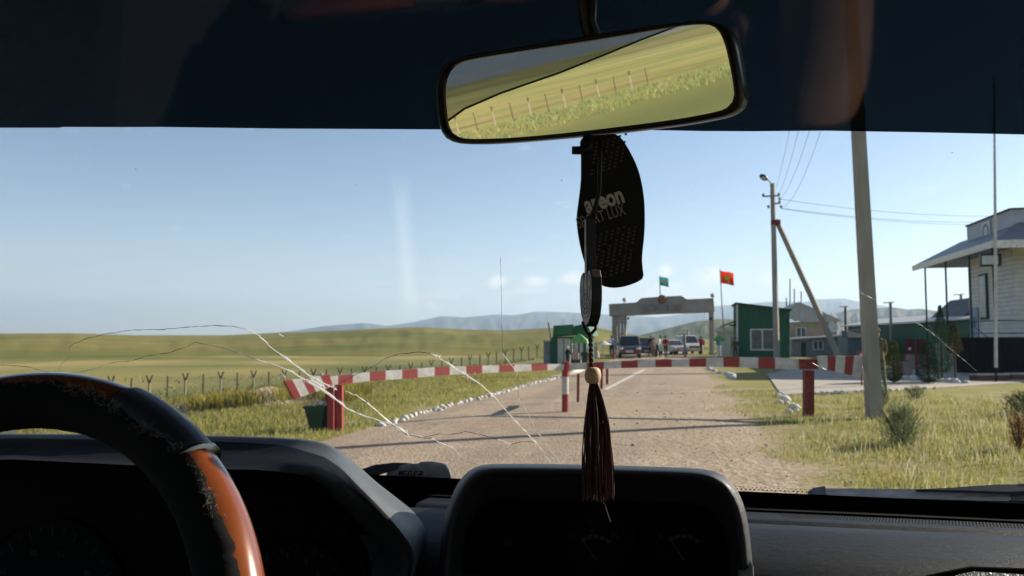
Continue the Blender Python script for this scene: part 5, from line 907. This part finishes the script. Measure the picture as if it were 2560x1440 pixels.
# centre gauge pod
Po = [(1090, 1520), (1096, 1400), (1100, 1345), (1108, 1300), (1118, 1262), (1134, 1222), (1150, 1196), (1166, 1179), (1184, 1167), (1206, 1160), (1232, 1157.5), (1330, 1157.5), (1450, 1159.5), (1580, 1163), (1700, 1167), (1755, 1170), (1790, 1176), (1815, 1189), (1836, 1210), (1852, 1236), (1865, 1272), (1874, 1316), (1880, 1370), (1884, 1430), (1886, 1520)]
ctr_ = (1490, 1400)
def shr(f, dy=0, fy=None): return [(ctr_[0] + (x - ctr_[0]) * f, ctr_[1] + (y - ctr_[1]) * (fy or f) + dy) for x, y in Po]
pod = MB().loft([rg(shr(.93, 8), .98), rg(shr(.985, 2), .90), rg(Po, .835), rg(shr(.992, 0, .985), .80), rg(shr(.975, 0, .955), .782), rg(shr(.945, 0, .915), .778), rg(shr(.91, 0, .86), .788), rg(shr(.865, 6, .70), .82), rg(shr(.84, 8, .64), .835)], closed=False).build('gauge_pod', VIN, car, smooth=True, sub=1)
b = MB(); b.prism(rg(shr(.865, 8, .66), .832) + [CV(1820, 1640, .832), CV(1160, 1640, .832)], CF * .01); pf = b.build('gauge_face', MATT, pod)
dial(pf, 1267, 1348, 92, .83, 'compass_gauge', [(1262, 1362, .010, 'N')]); 
for cx, lab in ((1490, [(1428, 1345, .008, 'C'), (1470, 1312, .007, 'V'), (1478, 1334, .007, 'F'), (1530, 1345, .008, 'H')]), (1710, [(1648, 1345, .008, 'E'), (1706, 1345, .007, 'F'), (1702, 1400, .007, 'V')])):
    o = dial(pf, cx, 1360, 98, .83, 'gauge', lab); g = MB(); c = CV(cx, 1400, .8265)
    for k in range(5):
        a0, a1 = R(128 - k * 16), R(115 - k * 16); e = [CR * math.cos(a) + UP * math.sin(a) for a in (a0, a1)]; g.add([c + e[0] * .022, c + e[1] * .022, c + e[1] * .026, c + e[0] * .026], [(0, 1, 2, 3)])
    g.build('scale', DIALW, o); MB().bar(c, c + (CR * -.55 + UP * .8) * .024, .0012, .0008, up=CF).build('needle', M('needle', (.05, .022, .012), .6), o)
text_mesh('S', 'switch_letter', DIALW, pf, CV(1350, 1424, .83), CR, UP, .007)
b = MB(); b.prism([CV(1850, 1440, .77), CV(1872, 1430, .77), CV(1884, 1415, .77), CV(1890, 1560, .77), CV(1850, 1560, .77)], CF * .03); b.build('switch_bezel', M('bezel_beige', (.20, .18, .15), .5), pod, bevel=.002)
# steering wheel
WT = R(25); WC = EYE + Vector((-.316, .435, -.2)); wv = UP * math.cos(WT) + CF * math.sin(WT); wa = CR.cross(wv).normalized()   # wa points at the driver
RR, rt = .1775, .0172
def wang(px, py): d = ray(px, py); q = EYE + d * ((WC - EYE).dot(wa) / d.dot(wa)) - WC; return math.atan2(q.dot(wv), q.dot(CR))
def rim(a, be, r_): e = CR * math.cos(a) + wv * math.sin(a); return WC + e * (RR + r_ * math.cos(be)) + wa * (r_ * math.sin(be))
aL0, aL1 = wang(352, 984), wang(536, 1108)
sw = MB().tube([WC - wa * .02, WC + wa * .035], .055, 28).build('steering_wheel', VIN, car, bevel=.012)
wood = bpy.data.materials.new('wood_trim'); wood.use_nodes = True; t = wood.node_tree; b_ = t.nodes['Principled BSDF']; tcn = nd(t, 'ShaderNodeTexCoord'); n_w = nz(t, tcn.outputs['Object'], 18, 5); t.links.new(mixc(t, ramp(t, n_w, .3, .7), (.17, .045, .015), (.25, .066, .022)), b_.inputs['Base Color']); b_.inputs['Roughness'].default_value = .22; b_.inputs['Coat Weight'].default_value = .6; b_.inputs['Coat Roughness'].default_value = .08
LEA = grain('dark_leather', (.030, .032, .040), .38, 700, .3, .0006, .5)
def ringseg(a0, a1, r_, n, be=(0, 6.2832), nb=20, edge=None, close=True):
    rings = []
    for i in range(n + 1):
        a = lerp(a0, a1, i / n); b0, b1 = be
        if edge: b0, b1 = b0 + edge(a), b1
        rings.append([rim(a, lerp(b0, b1, j / nb), r_) for j in range(nb if close else nb + 1)])
    return rings
MB().loft(ringseg(aL1, -1.2, rt, 60)).build('wood_rim', wood, sw, smooth=True); MB().loft(ringseg(math.pi + 1.2, aL0, rt, 80)).build('wood_rim', wood, sw, smooth=True)
def bulge(a, j, nb=20): be = 6.2832 * j / nb; return rim(a, be, rt * (1.02 + .11 * (sstep(R(110), R(60), be) if be < math.pi else sstep(R(250), R(300), be))))
MB().loft([[bulge(lerp(aL0, aL1, i / 30), j) for j in range(20)] for i in range(31)]).build('leather_rim', LEA, sw, smooth=True)
MB().loft([[WC + (bulge(lerp(aL1, aL1 - .012, i), j) - WC) * 1.006 for j in range(20)] for i in (0, .3, .7, 1)]).build('metal_ring', M('ring_metal', (.22, .22, .2), .3, .1, 40, metal=1), sw, smooth=True)
MB().loft(ringseg(-1.2, -math.pi + 1.2 + .0, rt, 20)).build('leather_rim', LEA, sw, smooth=True)
def cov(a): return .16 * noise.noise((a * 26, 1.3, 0)) + .09 * noise.noise((a * 90, 2, 0)) + pl([(-2, .25), (.2, .28), (aL1, .42), (lerp(aL0, aL1, .5), .80), (aL0, .72), (aL0 + .12, .74), (aL0 + .45, .62), (4, .4)], a)
b = MB(); rr_ = []
for i in range(321):
    a = lerp(-1.2, math.pi + 1.2, i / 320); b0 = R(34) + cov(a); rr_.append([rim(a, lerp(b0, R(250), (j / 22)), rt * (1.07 + (.04 if j else -.05)) * (1 + .035 * noise.noise((a * 40, j * .5, 3)))) for j in range(23)])
b.loft(rr_, closed=False); b.build('torn_cover', grain('perished_cover', (.009, .009, .0095), .9, 700, .3, .0008, .1), sw, smooth=True)
fz = MB()
for k in range(900):
    a = lerp(wang(0, 941) + .05, wang(620, 1290), random.random() ** .8); w_ = abs(noise.noise((a * 14, 5, 0))) * 2
    if random.random() > w_ + .12: continue
    p0 = rim(a, R(34) + cov(a) + random.uniform(-.02, .25), rt * 1.2); d = Vector((random.gauss(0, 1), random.gauss(0, 1), random.gauss(0, 1))).normalized() * random.uniform(.001, .0045); fz.tube([p0, p0 + d * .5, p0 + d + Vector((random.gauss(0, .0008), random.gauss(0, .0008), 0))], .00009, 3, False)
fo = fz.build('frayed_fibres', M('lint', (.20, .18, .15), .95), sw); fo['kind'] = 'stuff'
for a in (R(-90), R(200), R(-20)): e = CR * math.cos(a) + wv * math.sin(a); MB().bar(WC + e * .04, WC + e * RR, .04, .015, .028, .012, up=wa).build('spoke', VIN, sw, bevel=.004)
# rear view mirror
MD = ray(1470, 205).normalized(); az_, el_ = R(245), R(-1.8); MR = Vector((math.sin(az_) * math.cos(el_), math.cos(az_) * math.cos(el_), math.sin(el_))); MN = (MR - MD).normalized(); MP0 = P(1470, 205, .60)
def MM(px, py, off=0.): d = ray(px, py); return EYE + d * ((MP0 - EYE).dot(MN) / d.dot(MN)) + MN * off
def smooth_loop(pts, n=90):
    L_ = [0]
    for a, q in zip(pts, pts[1:] + pts[:1]): L_.append(L_[-1] + math.hypot(q[0] - a[0], q[1] - a[1]))
    out = []; m_ = len(pts)
    for i in range(n):
        s = L_[-1] * i / n; k = max(j for j in range(m_) if L_[j] <= s); f = (s - L_[k]) / (L_[k + 1] - L_[k]); p0, p1, p2, p3 = pts[k - 1], pts[k], pts[(k + 1) % m_], pts[(k + 2) % m_]
        out.append(tuple(.5 * (2 * p1[c] + (p2[c] - p0[c]) * f + (2 * p0[c] - 5 * p1[c] + 4 * p2[c] - p3[c]) * f * f + (3 * p1[c] - p0[c] - 3 * p2[c] + p3[c]) * f ** 3) for c in (0, 1)))
    return out
mo_ = smooth_loop([(1089, 225), (1094, 188), (1110, 165), (1140, 147), (1200, 133), (1300, 117), (1500, 85), (1660, 61), (1730, 53), (1775, 53), (1805, 62), (1825, 82), (1838, 115), (1848, 165), (1857, 220), (1858, 245), (1848, 270), (1822, 288), (1780, 299), (1700, 313), (1550, 332), (1400, 347), (1250, 359), (1170, 361), (1135, 356), (1112, 342), (1100, 315), (1093, 270)])
mi_ = smooth_loop([(1108, 235), (1111, 200), (1122, 176), (1145, 157), (1200, 144), (1300, 128), (1500, 97), (1660, 70), (1730, 61), (1772, 62), (1795, 74), (1808, 94), (1820, 130), (1832, 190), (1838, 235), (1834, 254), (1822, 268), (1795, 279), (1700, 297), (1550, 317), (1400, 334), (1280, 344), (1180, 347), (1145, 343), (1126, 332), (1116, 312), (1111, 275)])
mc_ = (1470, 207)
def shm(pts, f): return [(mc_[0] + (x - mc_[0]) * f, mc_[1] + (y - mc_[1]) * f) for x, y in pts]
MIR = M('black_mirror_case', (.012, .011, .010), .35, .2, 40)
mir = MB().loft([[MM(x, y, -.002) for x, y in mi_], [MM(x, y, .0035) for x, y in shm(mi_, 1.004)], [MM(x, y, .0045) for x, y in mixr(mi_, mo_, .5)], [MM(x, y, .001) for x, y in mixr(mi_, mo_, .93)], [MM(x, y, -.004) for x, y in mo_], [MM(x, y, -.012) for x, y in mo_], [MM(x, y, -.022) for x, y in shm(mo_, .9)], [MM(x, y, -.026) for x, y in shm(mo_, .7)]]).build('rear_view_mirror', MIR, car, smooth=True)
mg = bpy.data.materials.new('mirror_silver'); mg.use_nodes = True; t = mg.node_tree; t.nodes.clear(); o_ = nd(t, 'ShaderNodeOutputMaterial'); g_ = nd(t, 'ShaderNodeBsdfGlossy'); g_.inputs['Roughness'].default_value = 0; g_.inputs[0].default_value = (.95, .95, .92, 1); t.links.new(g_.outputs[0], o_.inputs[0])
MB().add([MM(x, y, -.0005) for x, y in shm(mi_, 1.004)], [tuple(range(90))]).build('mirror_glass', mg, mir)
MB().tube([MM(1475, 170, -.022), P(1472, 60, .64), PW(1466, -60, .004)], [.0075, .0075, .009], 10).build('stem', MIR, mir, smooth=True)
# shell: roof, sides with openings, rear
def refl(px, py): q = MM(px, py); d = (q - EYE).normalized(); r_ = d - MN * (2 * d.dot(MN)); return q, r_
def onside(px, py, u): q, r_ = refl(px, py); return q + r_ * ((u - (q - EYE).dot(CR)) / r_.dot(CR))
rb2 = MB(); rf = [C(UL, .50, .40), C(UR, .50, .40), C(UR, -2.4, .42), C(UL, -2.4, .42)]; rb2.prism(rf, UP * .04); rb2.prism([C(UL, .545, win(.545) + .0), C(UR, .545, win(.545)), C(UR, .50, .42), C(UL, .50, .42)], UP * .03); rb2.build('roof', FABRIC, car)
for u, nm in ((UL, -1), (UR, 1)):
    t_ = CR * (.05 * nm); b = MB()
    b.prism([C(u, 1.25, -.36), C(u, -2.4, -.36), C(u, -2.4, -1.25), C(u, 1.25, -1.25)], t_); b.prism([C(u, .60, .36), C(u, .60, .41), C(u, -2.4, .43), C(u, -2.4, .38)], t_); b.prism([C(u, 1.19, win(1.19)), C(u, 1.25, win(1.25) + .02), C(u, .56, .43), C(u, .50, .38)], t_)
    pv_ = -.62 if nm > 0 else -1.25; b.prism([C(u, pv_, -.37), C(u, pv_ - .12, -.37), C(u, pv_ - .12, .40), C(u, pv_, .40)], t_); b.prism([C(u, -2.25, -.37), C(u, -2.4, -.37), C(u, -2.4, .40), C(u, -2.25, .40)], t_); b.build('body_side', FABRIC, car)
b = MB(); b.prism([C(UL, -2.4, .42), C(UR, -2.4, .42), C(UR, -2.4, .25), C(UL, -2.4, .25)], -CF * .05); b.prism([C(UL, -2.4, -.3), C(UR, -2.4, -.3), C(UR, -2.4, -1.25), C(UL, -2.4, -1.25)], -CF * .05); b.build('tailgate', FABRIC, car)
MB().prism([C(UL, 1.25, -1.22), C(UR, 1.25, -1.22), C(UR, -2.4, -1.22), C(UL, -2.4, -1.22)], -UP * .05).build('floor', FABRIC, car)
MB().prism([C(UL, 1.26, -.33), C(UR, 1.26, -.33), C(UR, 1.26, -1.25), C(UL, 1.26, -1.25)], CF * .04).build('bulkhead', BLKP, car); MB().loft([[C(u, v, z) for v, z in ((1.2, -.40), (1.35, -.42), (1.8, -.50), (1.86, -.62), (1.88, -.95))] for u in (UL + .05, UL + .4, UR - .4, UR - .05)], closed=False).build('bonnet', M('car_white', (.62, .61, .58)), car, smooth=True)
TINT = glassmat('privacy_glass', (.05, .05, .05), .02); SIDE = glassmat('side_glass', (.88, .9, .88), .02)
for u, pv_ in ((UL, -1.37), (UR, -.74)): MB().add([C(u, pv_, -.37), C(u, -2.26, -.37), C(u, -2.26, .40), C(u, pv_, .40)], [(0, 1, 2, 3)]).build('rear_side_window', TINT, car)
MB().add([C(UL, -2.4, -.31), C(UR, -2.4, -.31), C(UR, -2.4, .26), C(UL, -2.4, .26)], [(0, 1, 2, 3)]).build('rear_window', TINT, car)
MB().add([C(UR, 1.2, -.36), C(UR, -.62, -.36), C(UR, -.62, .38), C(UR, .56, .38)], [(0, 1, 2, 3)]).build('front_side_window', SIDE, car)
for sx in (-.5, .35): b = MB(); b.loft([[C(sx - .24, -.55 - d, z), C(sx + .24, -.55 - d, z), C(sx + .24, -.68 - d, z), C(sx - .24, -.68 - d, z)] for z, d in ((-.8, 0), (-.4, .08), (-.12, .16))]); b.loft([[C(sx - .25, -.1, z), C(sx + .25, -.1, z), C(sx + .25, -.62, z), C(sx - .25, -.62, z)] for z in (-.95, -.8)]); b.build('front_seat', FABRIC, car, bevel=.04)
fpts = [(1100, 316), (1113, 306), (1160, 272), (1250, 233), (1400, 181), (1520, 133), (1600, 100), (1690, 66), (1720, 55)]
film = [onside(x, y, UL + .02) for x, y in fpts]; far_ = [onside(x, y, UL + .02) for x, y in [(x - 150, y - 260) for x, y in fpts]]
wp = MB().add(film + far_, [(i, i + 1, 10 + i, 9 + i) for i in range(8)]).build('tinted_window_pane', glassmat('grey_window_tint', (.40, .42, .44), .02), car); MB().tube(film, .0025, 6).build('rubber_seal', BLKP, wp, smooth=True)

# passenger on the right: only the sunlit bare knee shows, reflected in the dark tint band
def wrefl(px, py, z): q = PW(px, py); d = (q - EYE).normalized(); r_ = d - WN * (2 * d.dot(WN)); return q + r_ * ((z - (q.z - 1.6)) / r_.z)
kn = wrefl(2078, 190, -.43); tg = wrefl(2078, 0, -.445); td = (kn - tg).normalized(); print('knee', kn, (kn - EYE).dot(CR), (kn - EYE).dot(CF), td)
hp = kn - td * .46 - UP * .16; pvs = hp - CR * .10 - UP * .0; PB, PR_ = {}, {}
def pj(n, p, par, r): PB[n] = (p, par); PR_[n] = r
pj('pelvis', pvs, None, (.15, .11)); pj('waist', pvs - CF * .07 + UP * .16, 'pelvis', (.14, .10)); pj('chest', pvs - CF * .14 + UP * .38, 'waist', (.16, .11)); pj('neckb', pvs - CF * .15 + UP * .49, 'chest', .07); pj('neck', pvs - CF * .14 + UP * .54, 'neckb', .055); pj('head', pvs - CF * .12 + UP * .63, 'neck', (.075, .09)); pj('crown', pvs - CF * .12 + UP * .71, 'head', (.07, .085))
for s_, h_, k_p in (('r', hp, kn), ('l', pvs - CR * .10, kn - CR * .30 - CF * .24 + UP * -.06)):
    pj('hip' + s_, h_, 'pelvis', .085); pj('mid' + s_, h_.lerp(k_p, .55) + UP * .01, 'hip' + s_, .088); pj('knee' + s_, k_p - UP * .055, 'mid' + s_, .074); pj('shin' + s_, k_p + CF * .06 - UP * .28, 'knee' + s_, .048); pj('ank' + s_, k_p + CF * .12 - UP * .50, 'shin' + s_, .038); pj('toe' + s_, k_p + CF * .30 - UP * .57, 'ank' + s_, .034)
for s_, sg in (('r', 1), ('l', -1)):
    pj('sh' + s_, pvs - CF * .13 + UP * .43 + CR * .17 * sg, 'chest', .055); pj('el' + s_, pvs + CF * .02 + UP * .2 + CR * .22 * sg, 'sh' + s_, .042); pj('wr' + s_, pvs + CF * .22 + UP * .16 + CR * .12 * sg, 'el' + s_, .03); pj('palm' + s_, pvs + CF * .30 + UP * .14 + CR * .10 * sg, 'wr' + s_, (.04, .02))
pv2, pf2 = skin_mesh(PB, PR_, 'pelvis', 2); ps = thing('person', 'seated passenger in shorts whose sunlit bare knee reflects in the dark tint band', 'person', pvs); m_ = MB(); m_.add(pv2, []); nm_ = list(PB)
for f in pf2:
    c_ = sum((pv2[i] for i in f), Vector()) / len(f); n_ = min(nm_, key=lambda k: (PB[k][0] - c_).length); m_.f.append(f); m_.m.append(1 if n_ in ('waist', 'chest', 'neckb') or n_[:2] in ('sh',) and n_[:4] != 'shin' else 2 if n_ == 'pelvis' or n_[:3] == 'hip' else 3 if n_[:3] == 'toe' else 0)
for s_, sg in (('r', 1), ('l', -1)):
    q = PB['palm' + s_][0]; m_.cur = 0
    for i in range(4): p0 = q + CF * .03 + CR * (.027 - .018 * i); m_.tube([p0, p0 + CF * .04 - UP * .004, p0 + CF * (.06 + .008 * (i in (1, 2))) - UP * .02], [.009, .0085, .006], 6)
    m_.tube([q - CR * .03 * sg, q - CR * .05 * sg + CF * .03, q - CR * .05 * sg + CF * .055 - UP * .01], [.011, .010, .007], 6)
m_.build('body', [SKIN, cl('grey_shirt', (.12, .12, .13)), cl('shorts', (.06, .06, .07)), SHOE], ps, smooth=True); MB().ball(PB['crown'][0] - CF * .02, (.085, .1, .085)).build('hair', HAIR, ps, smooth=True)

# ------------------------------------------------------------------ things hanging from the mirror
FY = .585
fr = thing('air_freshener', 'flat black leaf shaped air freshener with grey lettering hanging under the mirror', 'air freshener', P(1530, 345, FY))
out = smooth_loop([(1455, 345), (1510, 336), (1546, 338), (1575, 378), (1598, 430), (1610, 490), (1612.5, 545), (1611, 590), (1606, 640), (1607, 668), (1609, 692), (1596, 704), (1562, 716), (1530, 719), (1503, 712), (1480, 692), (1462, 655), (1449, 605), (1442, 548), (1447, 500), (1452.5, 450), (1453, 390)], 80)
BF = M('freshener_card', (.014, .014, .013), .5, .2, 60); MB().prism([P(x, y, FY) for x, y in out], Vector((0, .003, 0))).build('card', BF, fr, bevel=.0006)
b = MB(); b.tube([P(1430, 376, FY + .001), P(1448, 376, FY + .001), P(1475, 372, FY + .001)], [.0030, .0032, .003], 10); b.tube([P(1470, 340, FY + .002), P(1470, 385, FY + .002)], .004, 8); b.build('hanging_clip', BLKP, fr, smooth=True)
ea = Vector((math.cos(R(17)), 0, math.sin(R(17)))); eb = Vector((-math.sin(R(17)), 0, math.cos(R(17)))); LET = M('letter_grey', (.62, .58, .52), .7, .1); LET2 = M('letter_thin_grey', (.32, .31, .30), .7, .1)
text_mesh('areon', 'lettering', LET, fr, P(1467, 533, FY - .0008), ea, eb, .0185, .0004, .0006, .70); text_mesh('SPORT LUX', 'lettering', LET2, fr, P(1446, 572, FY - .0008), ea, eb, .0125, .0004, 0., .585)
dt = MB()
for rx, ry, n1, n2 in ((1486, 358, 6, 9), (1488, 590, 8, 13)):
    for i in range(n1):
        for j in range(n2):
            if (j + i) % 7 == 6: continue
            x = rx + i * 14.5 - j * 1.6 + (0 if ry > 500 else 6); y = ry - i * 4.5 + j * 9.6
            if ry < 500 and (y > 440 or x > 1455 + 120 + (y - 340) * .3): continue
            if y > 700 or (ry > 500 and y < 566) or x > 1598 or x < 1478: continue
            dt.add([P(x - 3, y - 2, FY - .0004), P(x + 3, y - 3, FY - .0004), P(x + 3, y + 2, FY - .0004), P(x - 3, y + 3, FY - .0004)], [(0, 1, 2, 3)])
wp_ = dt.build('woven_pattern', M('woven_gold', (.10, .085, .05), .6), fr); wp_['kind'] = 'stuff'
OY = .57; hc = P(1466, 745, OY); dA = Vector((.275, -.961, 0)); dE = Vector((.961, .275, 0)); k_ = OY / FPX
orn = thing('hanging_ornament', 'carved black and white charm with wooden bead and long brown tassel under the mirror', 'ornament', P(1480, 345, OY))
hw = 12 * k_ / .275
ol = [(0, -72), (.35, -66), (.75, -45), (.97, -10), (1, 20), (.92, 50), (.72, 68), (.48, 70), (.28, 52), (.16, 30), (.13, 60), (.12, 130), (.09, 205), (-.09, 205), (-.12, 130), (-.13, 60), (-.16, 30), (-.28, 52), (-.48, 66), (-.72, 60), (-.92, 44), (-1, 20), (-.97, -10), (-.75, -45), (-.35, -66)]
def OP(a, h, e=0.): return hc + dA * (a * hw) + UP * (h * k_) + dE * e
MB().prism([OP(a, h) for a, h in ol], dE * (25 * k_)).build('charm', BF, orn, bevel=.0004)
MB().prism([OP(a * .93, h * .96, -.0004) for a, h in ol], -dE * .0003).build('white_inlay', M('inlay_white', (.55, .55, .54), .6, .15, 200), orn)
b = MB()
for sg in (-1, 1):
    b.tube([OP(sg * (.52 + (.34 - .018 * i) * math.cos(i * .5)), 18 + (46 - 2.4 * i) * math.sin(i * .5), -.0008) for i in range(17)], .00022, 4)
    for s_ in (.82, .62, .42): b.tube([OP(sg * s_ * math.cos(a) * 1.0, -8 + 52 * s_ * math.sin(a), -.0008) for a in [R(-80 + 12 * i) for i in range(8)]], .00022, 4)
    for h in range(-40, 12, 12): b.tube([OP(sg * .05, h, -.0008), OP(sg * .22, h + 8, -.0008), OP(sg * .10, h + 14, -.0008)], .00018, 4)
b.build('carved_lines', BLKP, orn)
b = MB(); b.tube([OP(-.4, -60, -.001), P(1462, 822, OY), P(1474, 838, OY)], .0012, 7); b.tube([P(1489, 812, OY), P(1489, 822, OY), P(1475, 838, OY)], .0012, 7); b.ball(P(1475, 838, OY), .0019); MB().tube([OP(0, 203, .004), P(1488, 520, OY), P(1498, 480, OY), P(1500, 400, OY), P(1500, 342, OY)], [.0022, .0018, .0017, .0017, .0017], 8).build('hanging_ribbon', BLKP, orn, smooth=True)
for ph in (0, 3.14): b.tube([P(1476 + .06 * i + 3.2 * math.cos(i * .5 + ph), 838 + i * 2.0, OY + .0009 * math.sin(i * .5 + ph)) for i in range(42)], .0009, 6)
b.build('cord', M('brown_cord', (.035, .014, .010), .8), orn, smooth=True)
bc = P(1482, 938.5, OY); br_ = 20.5 * k_; b = MB(); b.loft([[bc + Vector((r_ * br_ * math.cos(a), r_ * br_ * math.sin(a), z * br_)) for a in [.2618 * i for i in range(24)]] for z, r_ in ((.97, .25), (.98, .5), (.86, .72), (.6, .9), (.2, 1), (-.2, 1), (-.6, .9), (-.86, .72), (-.98, .5), (-.97, .25))]); b.build('wooden_bead', M('pale_wood', (.55, .38, .22), .6, .12, 120, stretch=(1, 1, .2)), orn, smooth=True)
b = MB()
for i in range(130):
    a = random.uniform(0, 6.283); rr_ = random.random() ** .5; x1 = 1497 + 42 * rr_ * math.cos(a); dy = .012 * rr_ * math.sin(a); yb_ = 1250 + random.gauss(0, 7) - 8 * rr_; ph, am = random.uniform(0, 6.28), random.uniform(.5, 2.6); pts = []
    for k in range(13):
        f = k / 12; e = 1 - (1 - f) ** 2.6; x = lerp(1484 + 9 * rr_ * math.cos(a), x1, e) + am * math.sin(f * 9 + ph) * min(1, f * 3); pts.append(P(x, lerp(955, yb_, f), OY + dy * e))
    b.tube(pts, .00036, 4, False)
b.tube([P(1508, 1245, OY), P(1516, 1275, OY), P(1526, 1305, OY)], .00035, 4, False)
b.build('tassel', M('tassel_thread', (.05, .012, .010), .6, .35, 300, spec=.3), orn)
# ------------------------------------------------------------------ summer haze
hz = MB(); hb_ = 9600.
hz.hexa([Vector((x, y, z)) for z in (-12, 430) for x, y in ((-hb_, -hb_), (hb_, -hb_), (hb_, hb_), (-hb_, hb_))])
hm_ = bpy.data.materials.new('summer_haze'); hm_.use_nodes = True; t = hm_.node_tree; t.nodes.clear(); o_ = nd(t, 'ShaderNodeOutputMaterial'); pv = nd(t, 'ShaderNodeVolumePrincipled'); pv.inputs['Density'].default_value = 1.4e-4; pv.inputs['Color'].default_value = (.60, .78, 1.0, 1); pv.inputs['Anisotropy'].default_value = .3; t.links.new(pv.outputs[0], o_.inputs['Volume'])
hz.build('haze', hm_, kind='stuff')
